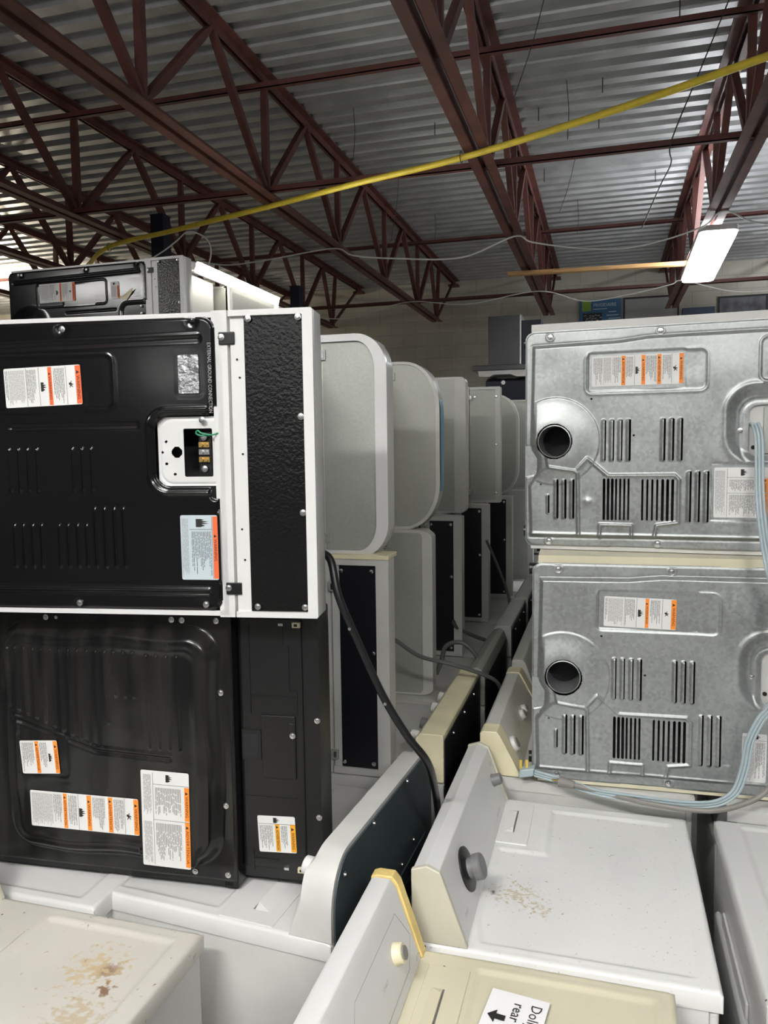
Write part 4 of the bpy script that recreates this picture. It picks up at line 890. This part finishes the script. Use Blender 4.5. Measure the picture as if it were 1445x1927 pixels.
P1 = [(0, 0), (.008, .160), (.016, .165), (.050, .165), (.062, .150), (.115, 0)]
RW1C = dict(h=.165, prof=P1, mat=WHITE, capmat=YELLOW_PL, tc=.030, caplab='yellowed end cap', front=((.058, .155), (.114, 0)), knobs=[(.565, .52, .021, .022, IVORY, False)],
            marks=[(.60, .30, 'MORE DRY', .008), (.60, .18, 'TIMED DRY', .006), (.40, .25, 'OFF', .009), (.47, .60, 'START', .007), (.645, .94, 'ESTATE', .008)])
RW1 = machine('dryer', 'yellowed almond dryer with a taped Dolly paper sheet on its lid, bottom foreground', 'dryer', up_right(-.475, .81), .70, .61, .92, CREAM, CREAMTOP, RW1C, lint=(.135, .222, .32, .655), rim=[(.235, .03), (.575, .03), (.575, .665), (.235, .665)], detail=True)
# printed outline on the almond dryer's control face
d_ = (Vector((.114, 0, 0))-Vector((.058, 0, .155))); n_ = Vector((.155, 0, .056)).normalized()
def cf(y, t): return Vector((.058, y, .92+.155))+d_*t+n_*.0016
ol = [(.62, .22), (.36, .22), (.30, .55), (.42, .86), (.60, .86), (.655, .62)]; mb = MB(); ol.append(ol[0])
for a_, b_ in zip(ol[:-1], ol[1:]): mb.beam(cf(*a_), cf(*b_), .0012, .0008, up=n_)
link('printed_outline', mb, GREYINK, RW1, smooth=0)
PS = thing('paper_sign', 'white paper sheet reading Dolly rear with an arrow, on the almond dryer', 'sign', Matrix.Translation((-.202, 1.425, .9235)) @ Matrix.Rotation(math.radians(-7), 4, 'Z'))
mb = MB(); nx, ny = 6, 8
for i in range(nx+1):
    for j in range(ny+1): mb.v.append((.112*i/nx, -.28*j/ny, .0012*math.sin(i*1.3+j)*math.sin(j*.7)+.001))
mb.f = [(i*(ny+1)+j, i*(ny+1)+j+1, (i+1)*(ny+1)+j+1, (i+1)*(ny+1)+j) for i in range(nx) for j in range(ny)]; mb.m = [0]*len(mb.f)
link('sheet', mb, mat('white_paper', (.82, .82, .84), .6), PS)
mb = MB(); put_text(mb, 'Dolly', (.082, -.022, .0028), (0, -1, 0), (1, 0, 0), .0205, 0); put_text(mb, 'rear', (.050, -.028, .0028), (0, -1, 0), (1, 0, 0), .0205, 0)
mb.add([(.008, -.072, .0028), (.024, -.056, .0028), (.024, -.066, .0028), (.042, -.066, .0028), (.042, -.080, .0028), (.024, -.080, .0028), (.024, -.090, .0028)], [tuple(reversed(range(7)))])
link('lettering', mb, INK, PS, smooth=0)
RW3C = dict(h=.135, prof=[(0, 0), (0, .128), (.008, .135), (.048, .135), (.056, .125), (.125, 0)], mat=WHITE2, capmat=IVORY, tc=.075, caplab='cream end cap', front=((.058, .122), (.126, 0)),
            knobs=[(.115, .50, .026, .014, KNOBLT, False), (.38, .45, .018, .016, KNOBLT, False), (.44, .45, .016, .016, KNOBLT, False)], marks=[(.25, .5, 'COTTON', .008)])
RW3 = machine('washer', 'white washer with cream-capped console standing under the near right pair', 'washer', up_right(-.37, 2.335), .73, .626, .955, WHITE2, WHITE2, RW3C, rim=[(.15, .03), (.585, .03), (.585, .69), (.15, .69)])
RW4 = machine('washer', 'grey-looking washer in shadow behind the cream-capped console', 'washer', up_right(-.36, 3.09), .73, .626, .955, WHITE2, WHITE2, dict(RW3C, tc=0, r=(.004, .004), h=.16, prof=[(0, 0), (0, .155), (.01, .16), (.045, .16), (.055, .15), (.11, 0)], knobs=[(.15, .5, .02, .02, KNOBLT, True)], front=((.057, .148), (.111, 0)), marks=[]))
for k, y in enumerate((3.84, 4.59, 5.34)): dup(RW4, up_right(-.36, y), 'washer in the dark right floor row, %s from the near right pair' % ('third', 'fourth', 'fifth')[k], 'washers in the dark end of the right row')
RR1 = machine('washer', 'white washer with a scratched lid along the right edge of the picture', 'washer', up_left(.97, 2.25), .74, .66, .93, WHITE, DIRTYTOP, dict(RW3C, tc=.02), rim=[(.15, .03), (.60, .03), (.60, .70), (.15, .70)], detail=True)
RR2 = machine('washer', 'cream-white washer behind the scratched one at the right edge', 'washer', up_left(1.01, 3.02), .73, .66, .955, WHITE2, DIRTYTOP, None, rim=[(.15, .03), (.60, .03), (.60, .70), (.15, .70)])
# embossed side bulges of RR1's front face as in the photo
link('front_emboss', MB().box((.66, .20, .35), (.668, .54, .78)), WHITE, RR1, bevel=.004)
# ------------------------------------------------------------------ upright machines, left row (fronts to the left, consoles to the aisle)
PLC = [(0, 0), (0, .175), (.058, .175), (.075, .14), (.105, 0)]
LW2C = dict(h=.175, prof=PLC, r=(.10, .12), mat=WHITE2, plate=dict(mat=SLATE, end=.012, top=.010, base=-.12, depth=.004, screws=[(.06, .12), (.25, .162), (.50, .162), (.68, .13), (.20, -.03), (.30, -.05)]), front=((.075, .14), (.105, 0)), knobs=[(.665, .12, .022, .022, WHITE, False), (.3, .3, .02, .02, WHITE, False)])
LW2 = machine('washer', 'white washer with rounded cream console and slate back plate, middle foreground', 'washer', up_left(-.505, 2.222) @ Matrix.Rotation(math.radians(-4.5), 4, 'Z'), WU, .635, .91, WHITE2, DIRTYTOP, LW2C, lint=(.15, .29, .50, .73), rim=[(.31, .03), (.60, .03), (.60, .70), (.31, .70)], detail=True)
mb = MB().box((-.006, .05, .77), (-.004, .69, .785)).box((-.007, .10, .70), (-.004, .60, .72)).beam((-.006, .08, .84), (-.006, .66, .80), .006, .004, up=(1, 0, 0)); link('back_ribs', mb, SLATE, LW2, smooth=0)
LC2C = dict(h=.155, prof=[(0, 0), (0, .150), (.006, .155), (.075, .155), (.088, .14), (.12, 0)], mat=IVORY, plate=dict(mat=NAVY, end=.010, top=.020, base=-.1, depth=.003, screws=[(.2, .12), (.4, .12), (.6, .12)]), front=((.09, .135), (.121, 0)),
            knobs=[(.20, .30, .022, .03, KNOBLT, False), (.32, .30, .022, .03, KNOBLT, False), (.50, .25, .020, .03, KNOB, False), (.62, .2, .015, .035, KNOBLT, False)])
LM3 = machine('washer', 'washer with a square cream console and dark back plate, just behind the slate-backed one', 'washer', up_left(-.475, 2.99), .72, .66, .938, WHITE2, DIRTYTOP, LC2C)
LC3C = dict(h=.155, prof=[(0, 0), (0, .11), (.012, .145), (.035, .155), (.06, .145), (.09, .11), (.12, 0)], mat=GALV2, plate=dict(mat=NAVY, end=.008, top=.05, base=-.1, depth=.003), front=None)
LM4 = machine('washer', 'washer with a rounded grey metal console under the arching cord', 'washer', up_left(-.46, 3.72), .70, .66, .938, WHITE2, WHITE2, LC3C)
LM5 = machine('washer', 'washer with a plain boxy grey console, fourth down the left floor row', 'washer', up_left(-.44, 4.46), .70, .66, .938, WHITE2, WHITE2, dict(LC2C, mat=WHITE2, knobs=[]))
LM6 = machine('washer', 'washer with two pale knobs on its console near the end of the aisle', 'washer', up_left(-.43, 5.20), .70, .66, .938, WHITE2, WHITE2, dict(LC2C, mat=WHITE2, knobs=[(.4, .2, .022, .03, KNOBLT, False), (.55, .2, .022, .03, KNOBLT, False)]))
LM7 = dup(LM5, up_left(-.42, 5.94), 'washer with the farthest grey console at the end of the aisle')
LM8 = dup(LM5, up_left(-.42, 6.68), 'washer hidden past the end of the visible aisle')
LW1 = machine('dryer', 'white dryer with rust stains on its lid in the bottom left corner', 'dryer', up_right(-1.50, .72), .715, .648, .92, WHITE2, LW1TOP, dict(RW2C), lint=(.14, .265, .33, .62), rim=[(.285, .03), (.605, .03), (.605, .675), (.285, .675)], detail=True)
LW3 = machine('dryer', 'cream-white dryer under the far left of the all black one', 'dryer', up_right(-1.81, 1.465), .715, .655, .912, WHITE2, DIRTYTOP, None, rim=[(.15, .03), (.60, .03), (.60, .67), (.15, .67)], detail=True)
LW4 = dup(tops[1], up_left(-1.19, 2.985), 'white machine on the floor under the left rows, second from the front', 'hidden floor machines of the left stack')
for k, y in enumerate((3.72, 4.46, 5.20, 5.94, 6.68)): dup(tops[1], up_left(-1.19, y), 'white machine on the floor under the left rows, %s from the front' % ('third', 'fourth', 'fifth', 'sixth', 'seventh')[k], 'hidden floor machines of the left stack')
for k, y in enumerate((4.30, 5.04, 5.78)): dup(tops[1], up_right(-3.0, y-.7), 'white machine on the floor under the highest level, %s row' % ('nearest', 'middle', 'farthest')[k], 'hidden floor machines under the highest level')
# dent marks on LW2's side
bpy.context.view_layer.update()

for k, z in enumerate((.955, 1.6475)): dup(tops[1], lying(-1.22, 7.4, z), 'white dryer on its side below the black range hood, %s one' % ('lower', 'upper')[k], 'hidden machines under the range hood')
dup(tops[1], up_right(-1.25, 7.4, .02), 'white machine on the floor below the black range hood', 'hidden machines under the range hood')
